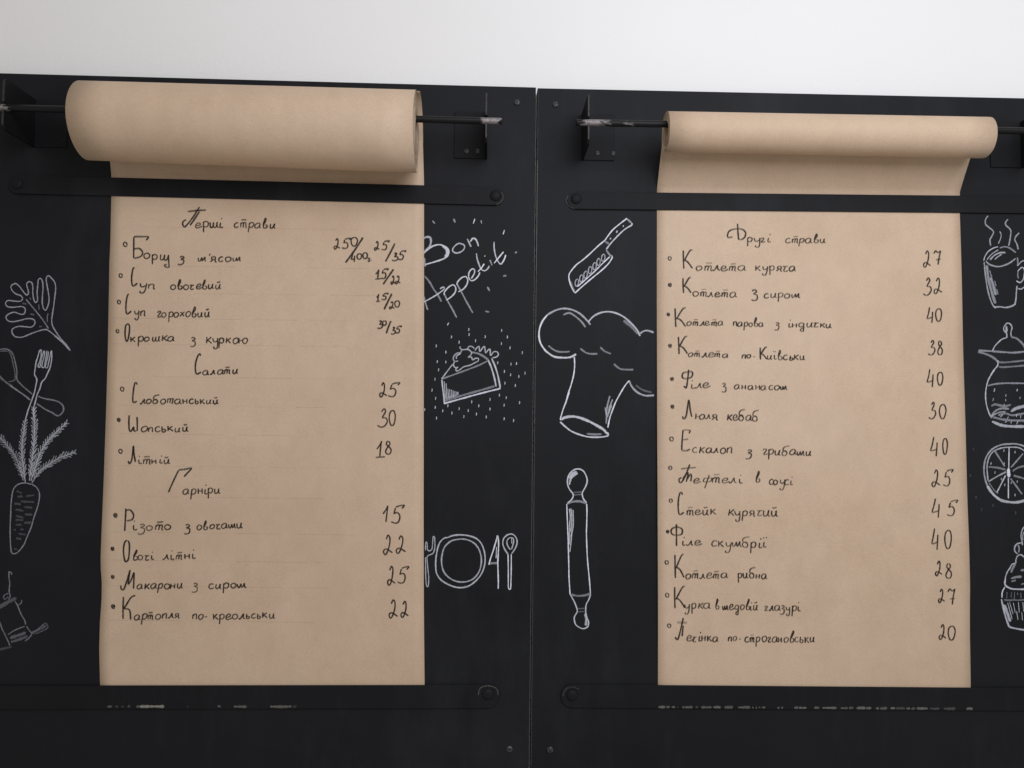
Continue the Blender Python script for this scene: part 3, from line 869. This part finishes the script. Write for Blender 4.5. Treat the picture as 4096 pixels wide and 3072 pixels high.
# paint rubbed off along the tearing edge of the lower bars
for root, segs in ((BOARDL, [(427, 447, .35), (461, 472, .2), (486, 495, .22), (510, 520, .22), (545, 562, .35), (560, 656, .85), (750, 752, .2), (870, 882, .45), (935, 986, .40), (1081, 1165, .42), (1170, 1185, .15)]),
                   (BOARDR, [(2633, 2660, .5), (2665, 2678, .42), (2687, 2699, .42), (2709, 2712, .3), (2728, 2769, .36), (2782, 2790, .25), (2805, 2846, .36), (2852, 2882, .48), (2897, 2931, .36), (2952, 3000, .4), (3008, 3013, .35), (3022, 3027, .35), (3035, 3041, .35), (3048, 3060, .35), (3109, 3118, .35), (3124, 3132, .3), (3177, 3192, .38), (3195, 3225, .52), (3256, 3277, .36), (3290, 3345, .48), (3363, 3390, .4), (3395, 3413, .3), (3426, 3460, .48), (3463, 3485, .42), (3503, 3515, .42), (3520, 3548, .35), (3562, 3580, .48), (3585, 3620, .22), (3626, 3640, .42), (3645, 3660, .25), (3668, 3710, .52), (3720, 3756, .22), (3774, 3820, .22), (3866, 3890, .5)])):
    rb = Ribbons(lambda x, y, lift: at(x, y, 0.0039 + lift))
    yy = (lambda x: 2826 + 0.0 * x) if root is BOARDL else (lambda x: 2828 + (x - 2633) * 0.0056)
    for x0, x1, d in segs:
        rb.add([(x0, yy(x0)), ((x0 + x1) / 2, yy(x0) + rnd.uniform(-1, 1)), (x1 + 1, yy(x1))], rnd.uniform(10, 13), d * 0.6, step=3, wob=0.2)
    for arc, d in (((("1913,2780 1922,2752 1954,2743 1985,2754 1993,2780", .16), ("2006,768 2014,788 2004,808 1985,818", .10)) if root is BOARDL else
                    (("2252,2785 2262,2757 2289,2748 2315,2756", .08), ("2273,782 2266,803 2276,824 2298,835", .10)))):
        rb.add(pts(arc, (0, 0, 1, 1)), 5.0, d, step=3, wob=0.2)  # worn bar ends, their glint painted in as pale arcs
    rub_glint = rb.build('rub_and_glint', M_RUB_GLINT, root, [c for c in root.children if c.name.startswith('clamp_bar')][1])
    rub_glint['kind'] = 'stuff'

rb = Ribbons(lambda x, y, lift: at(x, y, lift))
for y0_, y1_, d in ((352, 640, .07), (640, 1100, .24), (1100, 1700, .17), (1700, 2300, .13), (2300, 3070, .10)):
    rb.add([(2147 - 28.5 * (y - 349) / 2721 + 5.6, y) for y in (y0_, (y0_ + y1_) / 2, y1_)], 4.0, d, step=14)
rb.build('chipped_edge', M_RUB_GLINT, BOARDR, panelR, 'thin worn light line along the joint')['kind'] = 'stuff'

# ------------------------------------------------------------------ handwriting
GL = {  # x-height 1, baseline 0, y up
    'а': (1.02, "0.75,0.85 0.45,1 0.12,0.75 0.05,0.3 0.3,0 0.6,0.25 0.75,0.85/0.75,0.9 0.72,0.25 0.95,0.05"),
    'б': (.98, "0.7,0.75 0.4,0.95 0.08,0.55 0.2,0.05 0.55,0 0.75,0.4 0.6,0.75 0.3,0.95/0.15,0.9 0.15,1.45 0.45,1.8 1.0,1.95"),
    'в': (.85, "0.12,0.6 0.35,1.7 0.45,2.0 0.52,1.6 0.18,0.5 0.3,0.02 0.65,0.15 0.7,0.55 0.42,0.7/0.36,1.6 0.22,0.8"),
    'г': (.75, "0.05,0.75 0.25,1.0 0.5,0.85 0.2,0.12 0.42,0 0.7,0.18"),
    'д': (.95, "0.7,0.85 0.4,1 0.1,0.7 0.1,0.25 0.35,0.05 0.6,0.3/0.7,0.95 0.7,-0.3 0.62,-0.95 0.3,-0.85 0.35,-0.45 0.85,0"),
    'е': (.88, "0.12,0.42 0.5,0.52 0.64,0.8 0.42,1.02 0.12,0.7 0.1,0.2 0.38,-0.02 0.92,0.34"),
    'ж': (1.08, "0.12,1 0.1,0.05/0.47,1 0.45,0.05/0.82,1 0.8,0.05 0.9,0/0,0.95 0.95,1.0"),
    'з': (.80, "0.1,0.85 0.35,1.05 0.55,0.75 0.25,0.4 0.58,0.2 0.58,-0.5 0.28,-0.78 0,-0.62"),
    'и': (.92, "0.1,0.95 0.1,0.25 0.3,0 0.55,0.35 0.62,0.95 0.62,0.2 0.85,0"),
    'і': (.52, "0.15,0.95 0.15,0.2 0.32,0.03 0.5,0.2/0.2,1.5 0.24,1.75"),
    'ї': (.58, "0.2,0.95 0.2,0.2 0.36,0.03 0.52,0.2/0.08,1.5 0.1,1.72/0.38,1.5 0.4,1.72"),
    'й': (.95, "0.1,0.95 0.1,0.25 0.3,0 0.55,0.35 0.62,0.95 0.62,0.2 0.85,0/0.15,1.5 0.35,1.34 0.62,1.55"),
    'к': (.85, "0.12,1.15 0.12,0/0.68,1.1 0.2,0.5 0.4,0.45 0.75,0"),
    'л': (.82, "0,0.25 0.1,0 0.3,0.3 0.5,0.95 0.55,0.3 0.78,0.02"),
    'м': (1.12, "0.02,0.8 0.08,0.2 0.26,0.08 0.46,0.85/0.46,0.85 0.5,0.28 0.6,0.15 0.84,0.95/0.84,0.95 0.88,0.2 1.08,0.02"),
    'н': (.82, "0.1,1 0.1,0/0.6,1 0.6,0/0.1,0.5 0.6,0.55"),
    'о': (.88, "0.45,1.0 0.12,0.75 0.08,0.3 0.32,-0.02 0.66,0.25 0.7,0.72 0.4,1.02"),
    'п': (.88, "0.1,0.95 0.1,0/0.1,0.6 0.35,0.95 0.6,0.85 0.62,0.15 0.78,0"),
    'р': (.82, "0.1,1.0 0.1,-0.95/0.1,0.7 0.35,1.0 0.65,0.8 0.6,0.25 0.35,0.05 0.12,0.2"),
    'с': (.80, "0.6,0.8 0.4,1 0.12,0.7 0.1,0.25 0.35,0 0.72,0.2"),
    'т': (1.02, "0.1,0.95 0.1,0/0.1,0.6 0.28,0.95 0.42,0.8 0.42,0/0.42,0.6 0.6,0.95 0.75,0.8 0.75,0.1 0.92,0/0.12,1.42 0.78,1.47"),
    'у': (.85, "0.05,0.95 0.15,0.35 0.4,0.2 0.65,0.5/0.72,0.98 0.68,-0.4 0.5,-0.98 0.18,-0.88 0.2,-0.55"),
    'ф': (.92, "0.5,1.4 0.32,-0.95/0.42,0.8 0.12,0.85 0.05,0.25 0.4,0.2 0.75,0.35 0.78,0.85 0.45,0.8"),
    'х': (.80, "0.05,0.9 0.3,0.6 0.68,0.05/0.65,0.95 0.05,0"),
    'ч': (.80, "0.05,0.85 0.22,1.0 0.3,0.75 0.2,0.2 0.42,0 0.72,0.18/0.3,0.78 0.5,0.98 0.72,0.92"),
    'ш': (1.15, "0.1,0.95 0.12,0.2 0.3,0 0.45,0.3 0.5,0.95/0.5,0.9 0.5,0.2 0.68,0 0.85,0.3 0.9,0.95 0.9,0.2 1.1,0.02"),
    'щ': (1.15, "0.1,0.95 0.12,0.2 0.3,0 0.45,0.3 0.5,0.95/0.5,0.9 0.5,0.2 0.68,0 0.85,0.3 0.9,0.95/0.9,0.9 1.0,-0.2 1.1,-1.1 0.75,-1.1 0.6,-0.8 0.9,-0.7"),
    'ь': (.70, "0.12,1.0 0.12,0.15 0.35,0 0.55,0.25 0.35,0.5 0.12,0.4"),
    'ю': (1.28, "0.06,1.05 0.06,-0.02/0.06,0.5 0.48,0.52/0.9,0.98 0.6,0.75 0.52,0.3 0.75,0 1.06,0.25 1.12,0.72 0.88,1.0"),
    'я': (.88, "0.62,1 0.62,0.1 0.82,0/0.62,0.95 0.25,0.95 0.15,0.65 0.35,0.45 0.62,0.5/0.35,0.45 0.05,0"),
    "'": (.30, "0.25,1.7 0.12,1.25"), '-': (.70, "0.1,0.45 0.55,0.47"),
}
DG = {  # in a unit box, y down
    '0': "0.5,0 0.15,0.15 0.02,0.5 0.2,0.9 0.5,1 0.8,0.85 0.98,0.4 0.8,0.08 0.45,0",
    '1': "0.05,0.5 0.4,0.25 0.62,0/0.62,0 0.5,0.5 0.4,0.97", 'I': "0.1,0.5 0.4,0.25 0.6,0/0.6,0 0.48,0.5 0.42,0.95/0,0.98 0.95,0.94",
    '2': "0.3,0.22 0.5,0 0.68,0.15 0.62,0.55 0.35,0.95 0.15,1.0 0.03,0.85 0.2,0.72 0.5,0.75 0.98,0.92",
    '3': "0.4,0.17 0.65,0 0.8,0.15 0.5,0.47 0.85,0.5 1,0.7 0.7,0.95 0.3,1.0 0,0.9",
    '4': "0.4,0 0.2,0.4 0.02,0.7 0.45,0.68 0.85,0.62/0.85,0.28 0.8,0.65 0.72,1.0",
    '5': "0.35,0.15 0.2,0.5/0.2,0.48 0.5,0.42 0.68,0.6 0.6,0.9 0.35,1.0 0,0.92/0.35,0.12 0.65,0.05 1.0,0.02 0.82,0.2",
    '7': "0.05,0.22 0.3,0.02 0.6,0.15 0.95,0.02/0.98,0 0.75,0.5 0.6,1.0/0.3,0.65 1.0,0.6",
    '8': "0.75,0.05 0.35,0.05 0.25,0.25 0.55,0.42 0.95,0.65 0.85,0.95 0.35,1.0 0.1,0.8 0.4,0.5 0.8,0.25 0.7,0.03",
    'К': "0.15,0.03 0.16,0.5 0.18,1.0/1.0,0 0.72,0.08 0.22,0.6/0.3,0.55 0.6,0.66 0.98,0.98",
}


class Line:
    def __init__(self, key, tile, text):
        self.key, self.tile, self.text = key, tile, text
        self.k = tile[2] / tile[3]
        self.rb = Ribbons(on_paper(key), 0.0001, 0.000006)
        self.nw, self.name = 0, 'menu_word'
        self.names = text.replace('-', '- ').split()[2:]
        self.nib = 0.55 if key == 'L' else 0.32
        self.w = 9.2 if key == 'L' else 9.0
        self.d = 1.0

    def px(self, x, y):
        return (self.tile[0] + x * self.k, self.tile[1] + y * self.k)

    def stroke(self, p, w=1.0, d=1.0):
        self.rb.add([self.px(*q) for q in p], self.w * w, self.d * d * rnd.uniform(0.9, 1.05), step=2.2, nib=self.nib, wob=0.07)

    def raw(self, s, w=1.0, d=1.0):
        for one in s.split('/'):
            self.stroke([tuple(map(float, q.split(','))) for q in one.split()], w, d)
        return self

    def dot(self, x, y, r, fill=False):
        n = 8
        self.stroke([(x + r * 0.85 * math.cos(a) + r * .15 * math.sin(a), y + r * math.sin(a)) for a in [0.4 + 2 * math.pi * i / n for i in range(n + 1)]], 0.8)
        if fill:
            self.stroke([(x, y - r * 0.5), (x, y + r * 0.5)], 1.2)
        self.flush('bullet', 'small inked bullet')
        return self

    def word(self, text, x0, x1, y0, y1, xh):
        if self.nw:
            self.flush()
        self.nw += 1
        adv = [GL[c][0] for c in text]
        tot = sum(adv)
        sx = (x1 - x0) / tot
        pos = 0.0
        for c, a in zip(text, adv):
            jx, jy = rnd.uniform(-.06, .06), rnd.uniform(-.09, .09)
            js, jr = rnd.uniform(.88, 1.06), rnd.uniform(-.08, .08)
            for one in GL[c][1].split('/'):
                p = []
                for q in one.split():
                    gx, gy = map(float, q.split(','))
                    gx, gy = gx * js + jx + rnd.uniform(-.02, .02), gy * js + jy + rnd.uniform(-.03, .03)
                    X = x0 + (pos + gx + gy * (0.05 + jr)) * sx
                    base = y0 + (y1 - y0) * (X - x0) / (x1 - x0)
                    p.append((X, base - gy * xh))
                self.stroke(p, rnd.uniform(0.76, 0.92), rnd.uniform(0.78, 1.0))
            pos += a
        return self

    def num(self, c, x0, y0, x1, y1, w=0.9):
        for one in DG[c].split('/'):
            p = []
            for q in one.split():
                gx, gy = map(float, q.split(','))
                p.append((x0 + (x1 - x0) * gx + rnd.uniform(-.02, .02) * (x1 - x0), y0 + (y1 - y0) * gy))
            self.stroke(p, w)
        return self

    def flush(self, name='menu_word', label=None):
        root, sh = (PAPERL, sheetL) if self.key == 'L' else (PAPERR, sheetR)
        if self.rb.v:
            if label is None:
                label = 'handwritten word ' + self.names.pop(0)
            self.rb.build(name, M_INK, root, sh, label)
        self.rb = Ribbons(on_paper(self.key), 0.0001, 0.000006)

    def cut(self):
        self.flush()
        self.nw = 0
        return self

    def end(self, name='menu_word'):
        self.flush(name, None if name == 'menu_word' else self.text)


A, A2, A3, A4, A5 = (440, 800, 600, Z), (440, 1150, 600, Z), (440, 1500, 600, Z), (420, 1850, 600, Z), (420, 2200, 700, Z)
hd = 'handwritten heading '
ml = 'handwritten line '
Line('L', A, hd + 'Перші страви').raw("1145,170 1290,155 1415,148/1320,100 1240,230 1150,350 1100,395 1072,360 1080,315 1125,290/1320,170 1240,290 1180,375").word('ерші', 1245, 1675, 405, 405, 82).word('страви', 1815, 2455, 402, 412, 80).end()
Line('L', A, ml + "Борщ з м'ясом").dot(225, 655, 32).raw("352,540 350,700 348,855/352,540 470,540 565,545 530,595/350,725 430,715 480,770 455,830 380,855 345,850").word('орщ', 495, 880, 865, 890, 85).word('з', 1010, 1120, 905, 905, 68).word("м'ясом", 1300, 1945, 910, 908, 78).end()
Line('L', A, ml + 'Суп овочевий').dot(158, 1115, 28).raw("365,1010 345,1000 325,1080 318,1180 330,1255 355,1265 405,1225").word('уп', 435, 690, 1298, 1310, 80).word('овочевий', 890, 1645, 1325, 1310, 72).end()
Line('L', A2, ml + 'Суп гороховий').dot(133, 215, 27).raw("285,100 262,110 240,200 235,330 255,390 315,345").word('уп', 350, 540, 412, 415, 80).word('гороховий', 685, 1480, 438, 430, 78).end()
Line('L', A2, ml + 'Окрошка з куркою').dot(112, 645, 24).raw("265,535 230,570 222,700 240,790 265,770 285,650 285,560 255,530").word('крошка', 298, 975, 805, 795, 76).word('з', 1180, 1285, 820, 820, 78).word('куркою', 1410, 2050, 825, 825, 84).end()
Line('L', A2, hd + 'Салати').raw("1335,1010 1325,980 1295,1010 1262,1120 1260,1230 1285,1275 1345,1245").word('алати', 1370, 1900, 1290, 1275, 70).end()
Line('L', A3, ml + 'Слобожанський').dot(180, 208, 30).raw("400,145 390,115 365,125 345,230 335,350 345,405 400,385").word('лобожанський', 438, 1620, 425, 425, 72).end()
Line('L', A3, ml + 'Шопський').dot(130, 662, 24, True).raw("283,590 278,700 285,810 310,830 350,760/350,760 355,820 385,830/398,615 402,720 400,830").word('опський', 445, 1175, 835, 838, 78).end()
Line('L', A3, ml + 'Літній').dot(155, 1125, 30).raw("268,1265 285,1305 315,1270 335,1150 345,1050 355,1170 375,1285").word('ітній', 412, 915, 1310, 1308, 74).end()
Line('L', A4, hd + 'Гарніри').raw("935,440 1010,270 1085,115/1085,110 1180,100 1275,85 1220,150 1165,210").word('арніри', 1142, 1720, 465, 460, 84).end()
Line('L', A4, ml + 'Різото з овочами').dot(155, 780, 28, True).raw("308,675 300,850 290,1010/308,710 370,700 420,770 400,840 320,860").word('ізото', 405, 1000, 1000, 990, 80).word('з', 1175, 1285, 990, 990, 80).word('овочами', 1355, 2035, 992, 970, 74).end()
Line('L', A4, ml + 'Овочі літні').dot(112, 1272, 24, True).raw("330,1145 290,1180 272,1300 290,1440 320,1460 350,1400 360,1220 340,1150").word('вочі', 395, 725, 1440, 1438, 72).word('літні', 852, 1335, 1432, 1425, 78).end()
Line('L', A5, ml + 'Макарони з сиром').dot(98, 340, 20, True).raw("200,445 205,490 235,500 270,410 318,250/318,250 300,360 295,430 330,380 368,280/368,285 365,380 360,490").word('акарони', 398, 985, 497, 488, 66).word('з', 1108, 1200, 485, 485, 70).word('сиром', 1302, 1800, 490, 478, 68).end()
Line('L', A5, ml + 'Картопля по-креольськи').dot(103, 715, 24, True).raw("233,590 228,740 228,875/385,575 330,600 265,700 245,740 310,760 325,880").word('артопля', 362, 960, 885, 862, 68).word('по-', 1103, 1305, 880, 870, 62).word('креольськи', 1362, 2155, 880, 862, 66).end()

B, C, Dd, E, F = (1040, 800, 600, Z), (1200, 1150, 500, Z), (1400, 1500, 300, Z), (1400, 1730, 300, Z), (1440, 2000, 260, Z)
G, H, I = (1440, 2100, 260, 1269), (1440, 2250, 260, 1269), (1440, 2400, 260, 1269)
Line('L', B, 'handwritten portion 250/400г').num('2', 1090, 570, 1180, 725).num('5', 1205, 560, 1340, 715).num('0', 1340, 550, 1440, 680).raw("1520,550 1400,735 1260,925", 1.1).num('4', 1345, 780, 1405, 915).num('0', 1430, 790, 1500, 875).num('0', 1515, 775, 1585, 865).word('г', 1580, 1630, 905, 905, 48).raw("1637,880 1640,892").end('price')
Line('L', B, 'handwritten price 25/35').num('2', 1685, 610, 1765, 740).num('5', 1790, 600, 1905, 735).raw("1990,640 1920,780 1850,910", 1.1).num('3', 1945, 780, 2035, 895).num('5', 2035, 745, 2150, 880).end('price')
Line('L', B, 'handwritten price 15/22').num('I', 1695, 1025, 1790, 1170).num('5', 1780, 1010, 1890, 1160).raw("1970,1020 1890,1135 1815,1245", 1.1).num('2', 1930, 1120, 1995, 1240).num('2', 1995, 1120, 2075, 1235).end('price')
Line('L', B, 'handwritten price 15/20').num('I', 1710, 1385, 1780, 1500).num('5', 1790, 1375, 1890, 1470).raw("1945,1380 1885,1500 1830,1615", 1.1).num('2', 1905, 1500, 1985, 1605).num('0', 1985, 1485, 2060, 1580).end('price')
Line('L', C, 'handwritten price 30/35').num('3', 1370, 585, 1460, 725).num('0', 1460, 590, 1530, 670).raw("1610,590 1565,700 1525,815", 1.1).num('3', 1605, 700, 1690, 825).num('5', 1690, 680, 1795, 805).end('price')
for tile, text, boxes in ((Dd, '25', [('2', 865, 230, 1090, 645), ('5', 1110, 220, 1465, 640)]), (Dd, '30', [('3', 810, 1000, 1105, 1535), ('0', 1155, 1040, 1340, 1490)]), (E, '18', [('I', 755, 250, 1055, 745), ('8', 1030, 250, 1215, 635)]),
                          (F, '15', [('1', 770, 190, 1050, 770), ('5', 1050, 170, 1500, 790)]), (G, '22', [('2', 455, 200, 640, 575), ('2', 700, 215, 895, 550)]), (H, '25', [('2', 535, 75, 690, 440), ('5', 735, 75, 950, 405)]), (I, '22', [('2', 560, 0, 740, 350), ('2', 795, 25, 950, 335)])):
    ln = Line('L', tile, 'handwritten price ' + text)
    for b_ in boxes:
        ln.num(*b_)
    ln.end('price')

R1, R2, R3, R4 = (2640, 860, 800, Z), (2640, 1160, 800, Z), (2640, 1700, 800, Z), (2640, 2050, 800, Z)
Line('R', R1, hd + 'Другі страви').raw("805,242 755,248 748,215 770,175 830,155 900,155 945,190 940,240 905,270 870,272/858,95 862,180 870,275").word('ругі', 958, 1225, 298, 300, 52).word('страви', 1383, 1840, 310, 305, 52).end()
Line('R', R1, ml + 'Котлета куряча').dot(108, 480, 20).num('К', 240, 385, 360, 595, 1.0).word('отлета', 392, 965, 612, 618, 58).word('куряча', 1052, 1520, 615, 622, 58).end()
Line('R', R1, ml + 'Котлета з сиром').dot(110, 773, 19, True).num('К', 240, 690, 345, 865, 1.0).word('отлета', 360, 855, 895, 908, 54).word('з', 1005, 1090, 900, 900, 64).word('сиром', 1142, 1560, 917, 915, 56).end()
Line('R', R1, ml + 'Котлета парова з індички').dot(93, 1100, 16, True).num('К', 148, 1025, 290, 1240, 1.0).word('отлета', 288, 718, 1225, 1225, 50).word('парова', 803, 1155, 1232, 1240, 50).word('з', 1272, 1335, 1235, 1235, 48).word('індички', 1408, 1918, 1242, 1245, 50).end()
Line('R', R1, ml + 'Котлета по-Київськи').dot(112, 1447, 18, True).num('К', 188, 1340, 305, 1540, 1.0).word('отлета', 303, 770, 1562, 1580, 50).word('по-', 903, 1070, 1587, 1582, 44).cut().num('К', 1095, 1460, 1185, 1600, 1.0).word('иївськи', 1183, 1612, 1600, 1608, 54).end()
Line('R', R2, ml + 'Філе з ананасом').dot(133, 985, 18, True).raw("318,880 305,1000 290,1080 262,1060/315,905 255,920 250,970 300,980 350,960 358,910 315,900").word('іле', 343, 555, 1088, 1085, 54).word('з', 688, 750, 1085, 1085, 58).word('ананасом', 818, 1420, 1100, 1108, 54).end()
Line('R', R2, ml + 'Люля кебаб').dot(138, 1290, 18, True).raw("250,1395 262,1425 290,1390 318,1220 335,1330 352,1405").word('юля', 388, 652, 1425, 1435, 58).word('кебаб', 738, 1095, 1442, 1450, 62).end()
Line('R', R3, ml + 'Ескалоп з грибами').dot(128, 155, 23).raw("255,55 245,170 240,280/255,55 330,60 320,95/250,165 315,155/240,280 290,285 335,265").word('скалоп', 358, 812, 310, 315, 62).word('з', 945, 1032, 330, 330, 62).word('грибами', 1133, 1690, 328, 338, 58).end()
Line('R', R3, ml + 'Тефтелі в соусі').dot(115, 475, 20).raw("230,485 330,475 400,470/330,435 290,540 245,625 220,635 210,600 240,580/250,600 300,530 310,545 290,630/300,600 335,545 348,560 340,625").word('ефтелі', 368, 915, 640, 645, 60).word('в', 1055, 1120, 640, 640, 64).word('соусі', 1198, 1472, 655, 662, 58).end()
Line('R', R3, ml + 'Стейк курячий').dot(120, 838, 20).raw("245,775 240,745 218,760 202,850 205,960 225,990 265,965").word('тейк', 288, 632, 995, 995, 60).word('курячий', 748, 1312, 1003, 1012, 66).end()
Line('R', R3, ml + 'Філе скумбрії').dot(85, 1180, 16, True).raw("182,1095 182,1220 183,1340/182,1125 130,1150 128,1200 180,1220 240,1205 242,1150 185,1125").word('іле', 238, 465, 1335, 1335, 58).word('скумбрії', 563, 1182, 1345, 1358, 64).end()
Line('R', R4, ml + 'Котлета рибна').dot(75, 552, 21).num('К', 148, 460, 270, 725, 1.0).word('отлета', 273, 765, 735, 725, 60).word('рибна', 858, 1192, 722, 735, 60).end()
Line('R', R4, ml + 'Курка в медовій глазурі').dot(80, 915, 22).num('К', 143, 815, 280, 1060, 1.0).word('урка', 268, 572, 1070, 1065, 64).word('в', 608, 662, 1070, 1070, 60).word('медовій', 693, 1088, 1078, 1082, 58).word('глазурі', 1148, 1552, 1082, 1090, 58).end()
Line('R', R4, ml + 'Печінка по-строгановськи').dot(102, 1253, 21).raw("185,1215 300,1220", 1.5, .8).raw("258,1165 235,1270 205,1385 185,1405 168,1375/258,1250 250,1310 245,1370").word('ечінка', 288, 662, 1425, 1430, 64).word('по-', 752, 905, 1425, 1420, 54).word('строгановськи', 933, 1718, 1432, 1438, 62).end()
Q1, Q2, Q3, Q4 = (3440, 960, 600, Z), (3440, 1400, 600, Z), (3440, 1800, 600, Z), (3440, 2200, 600, Z)
for tile, text, boxes in ((Q1, '27', [('2', 935, 160, 1045, 400), ('7', 1085, 155, 1195, 365)]), (Q1, '32', [('3', 930, 560, 1050, 815), ('2', 1090, 560, 1210, 790)]), (Q1, '40', [('4', 990, 990, 1085, 1225), ('0', 1115, 1010, 1205, 1200)]), (Q1, '38', [('3', 1005, 1480, 1105, 1695), ('8', 1140, 1485, 1215, 1690)]),
                          (Q2, '40', [('4', 990, 280, 1095, 550), ('0', 1140, 325, 1225, 520)]), (Q2, '30', [('3', 1015, 770, 1115, 1015), ('0', 1170, 800, 1270, 1015)]), (Q2, '40', [('4', 1045, 1280, 1155, 1570), ('0', 1220, 1300, 1290, 1540)]),
                          (Q3, '25', [('2', 1060, 295, 1185, 540), ('5', 1225, 285, 1370, 530)]), (Q3, '45', [('4', 1065, 715, 1185, 1000), ('5', 1280, 735, 1440, 970)]), (Q3, '40', [('4', 1060, 1155, 1165, 1475), ('0', 1250, 1180, 1350, 1455)]),
                          (Q4, '28', [('2', 1110, 165, 1215, 380), ('8', 1260, 195, 1350, 415)]), (Q4, '27', [('2', 1155, 580, 1250, 775), ('7', 1290, 570, 1405, 805)]), (Q4, '20', [('2', 1165, 1100, 1270, 1320), ('0', 1300, 1120, 1405, 1330)])):
    ln = Line('R', tile, 'handwritten price ' + text)
    for b_ in boxes:
        ln.num(*b_)
    ln.end('price')

# faint pencil rules left on the first sheet
for y, x0, x1 in ((907, 570, 1430), (1062, 640, 1480), (1170, 520, 1500), (1272, 460, 1420), (1375, 450, 1400), (1505, 600, 1380), (1620, 470, 1300), (1734, 480, 1200), (1862, 460, 1360), (1985, 560, 1300), (2128, 440, 1420), (2240, 430, 1300), (2342, 430, 1330), (2480, 430, 1310)):
    rb = Ribbons(on_paper('L'), 0.00006, 0.000004)
    xs = x0
    while xs < x1:
        xe = min(x1, xs + rnd.uniform(120, 320))
        rb.add([(xs, y + (xs - 445) * 0.012), ((xs + xe) / 2, y + ((xs + xe) / 2 - 445) * 0.012), (xe, y + (xe - 445) * 0.012)], 3.2, rnd.uniform(0.05, 0.15), step=12)
        xs = xe + rnd.uniform(10, 60)
    rb.build('pencil_rule', M_PENCIL, PAPERL, sheetL)
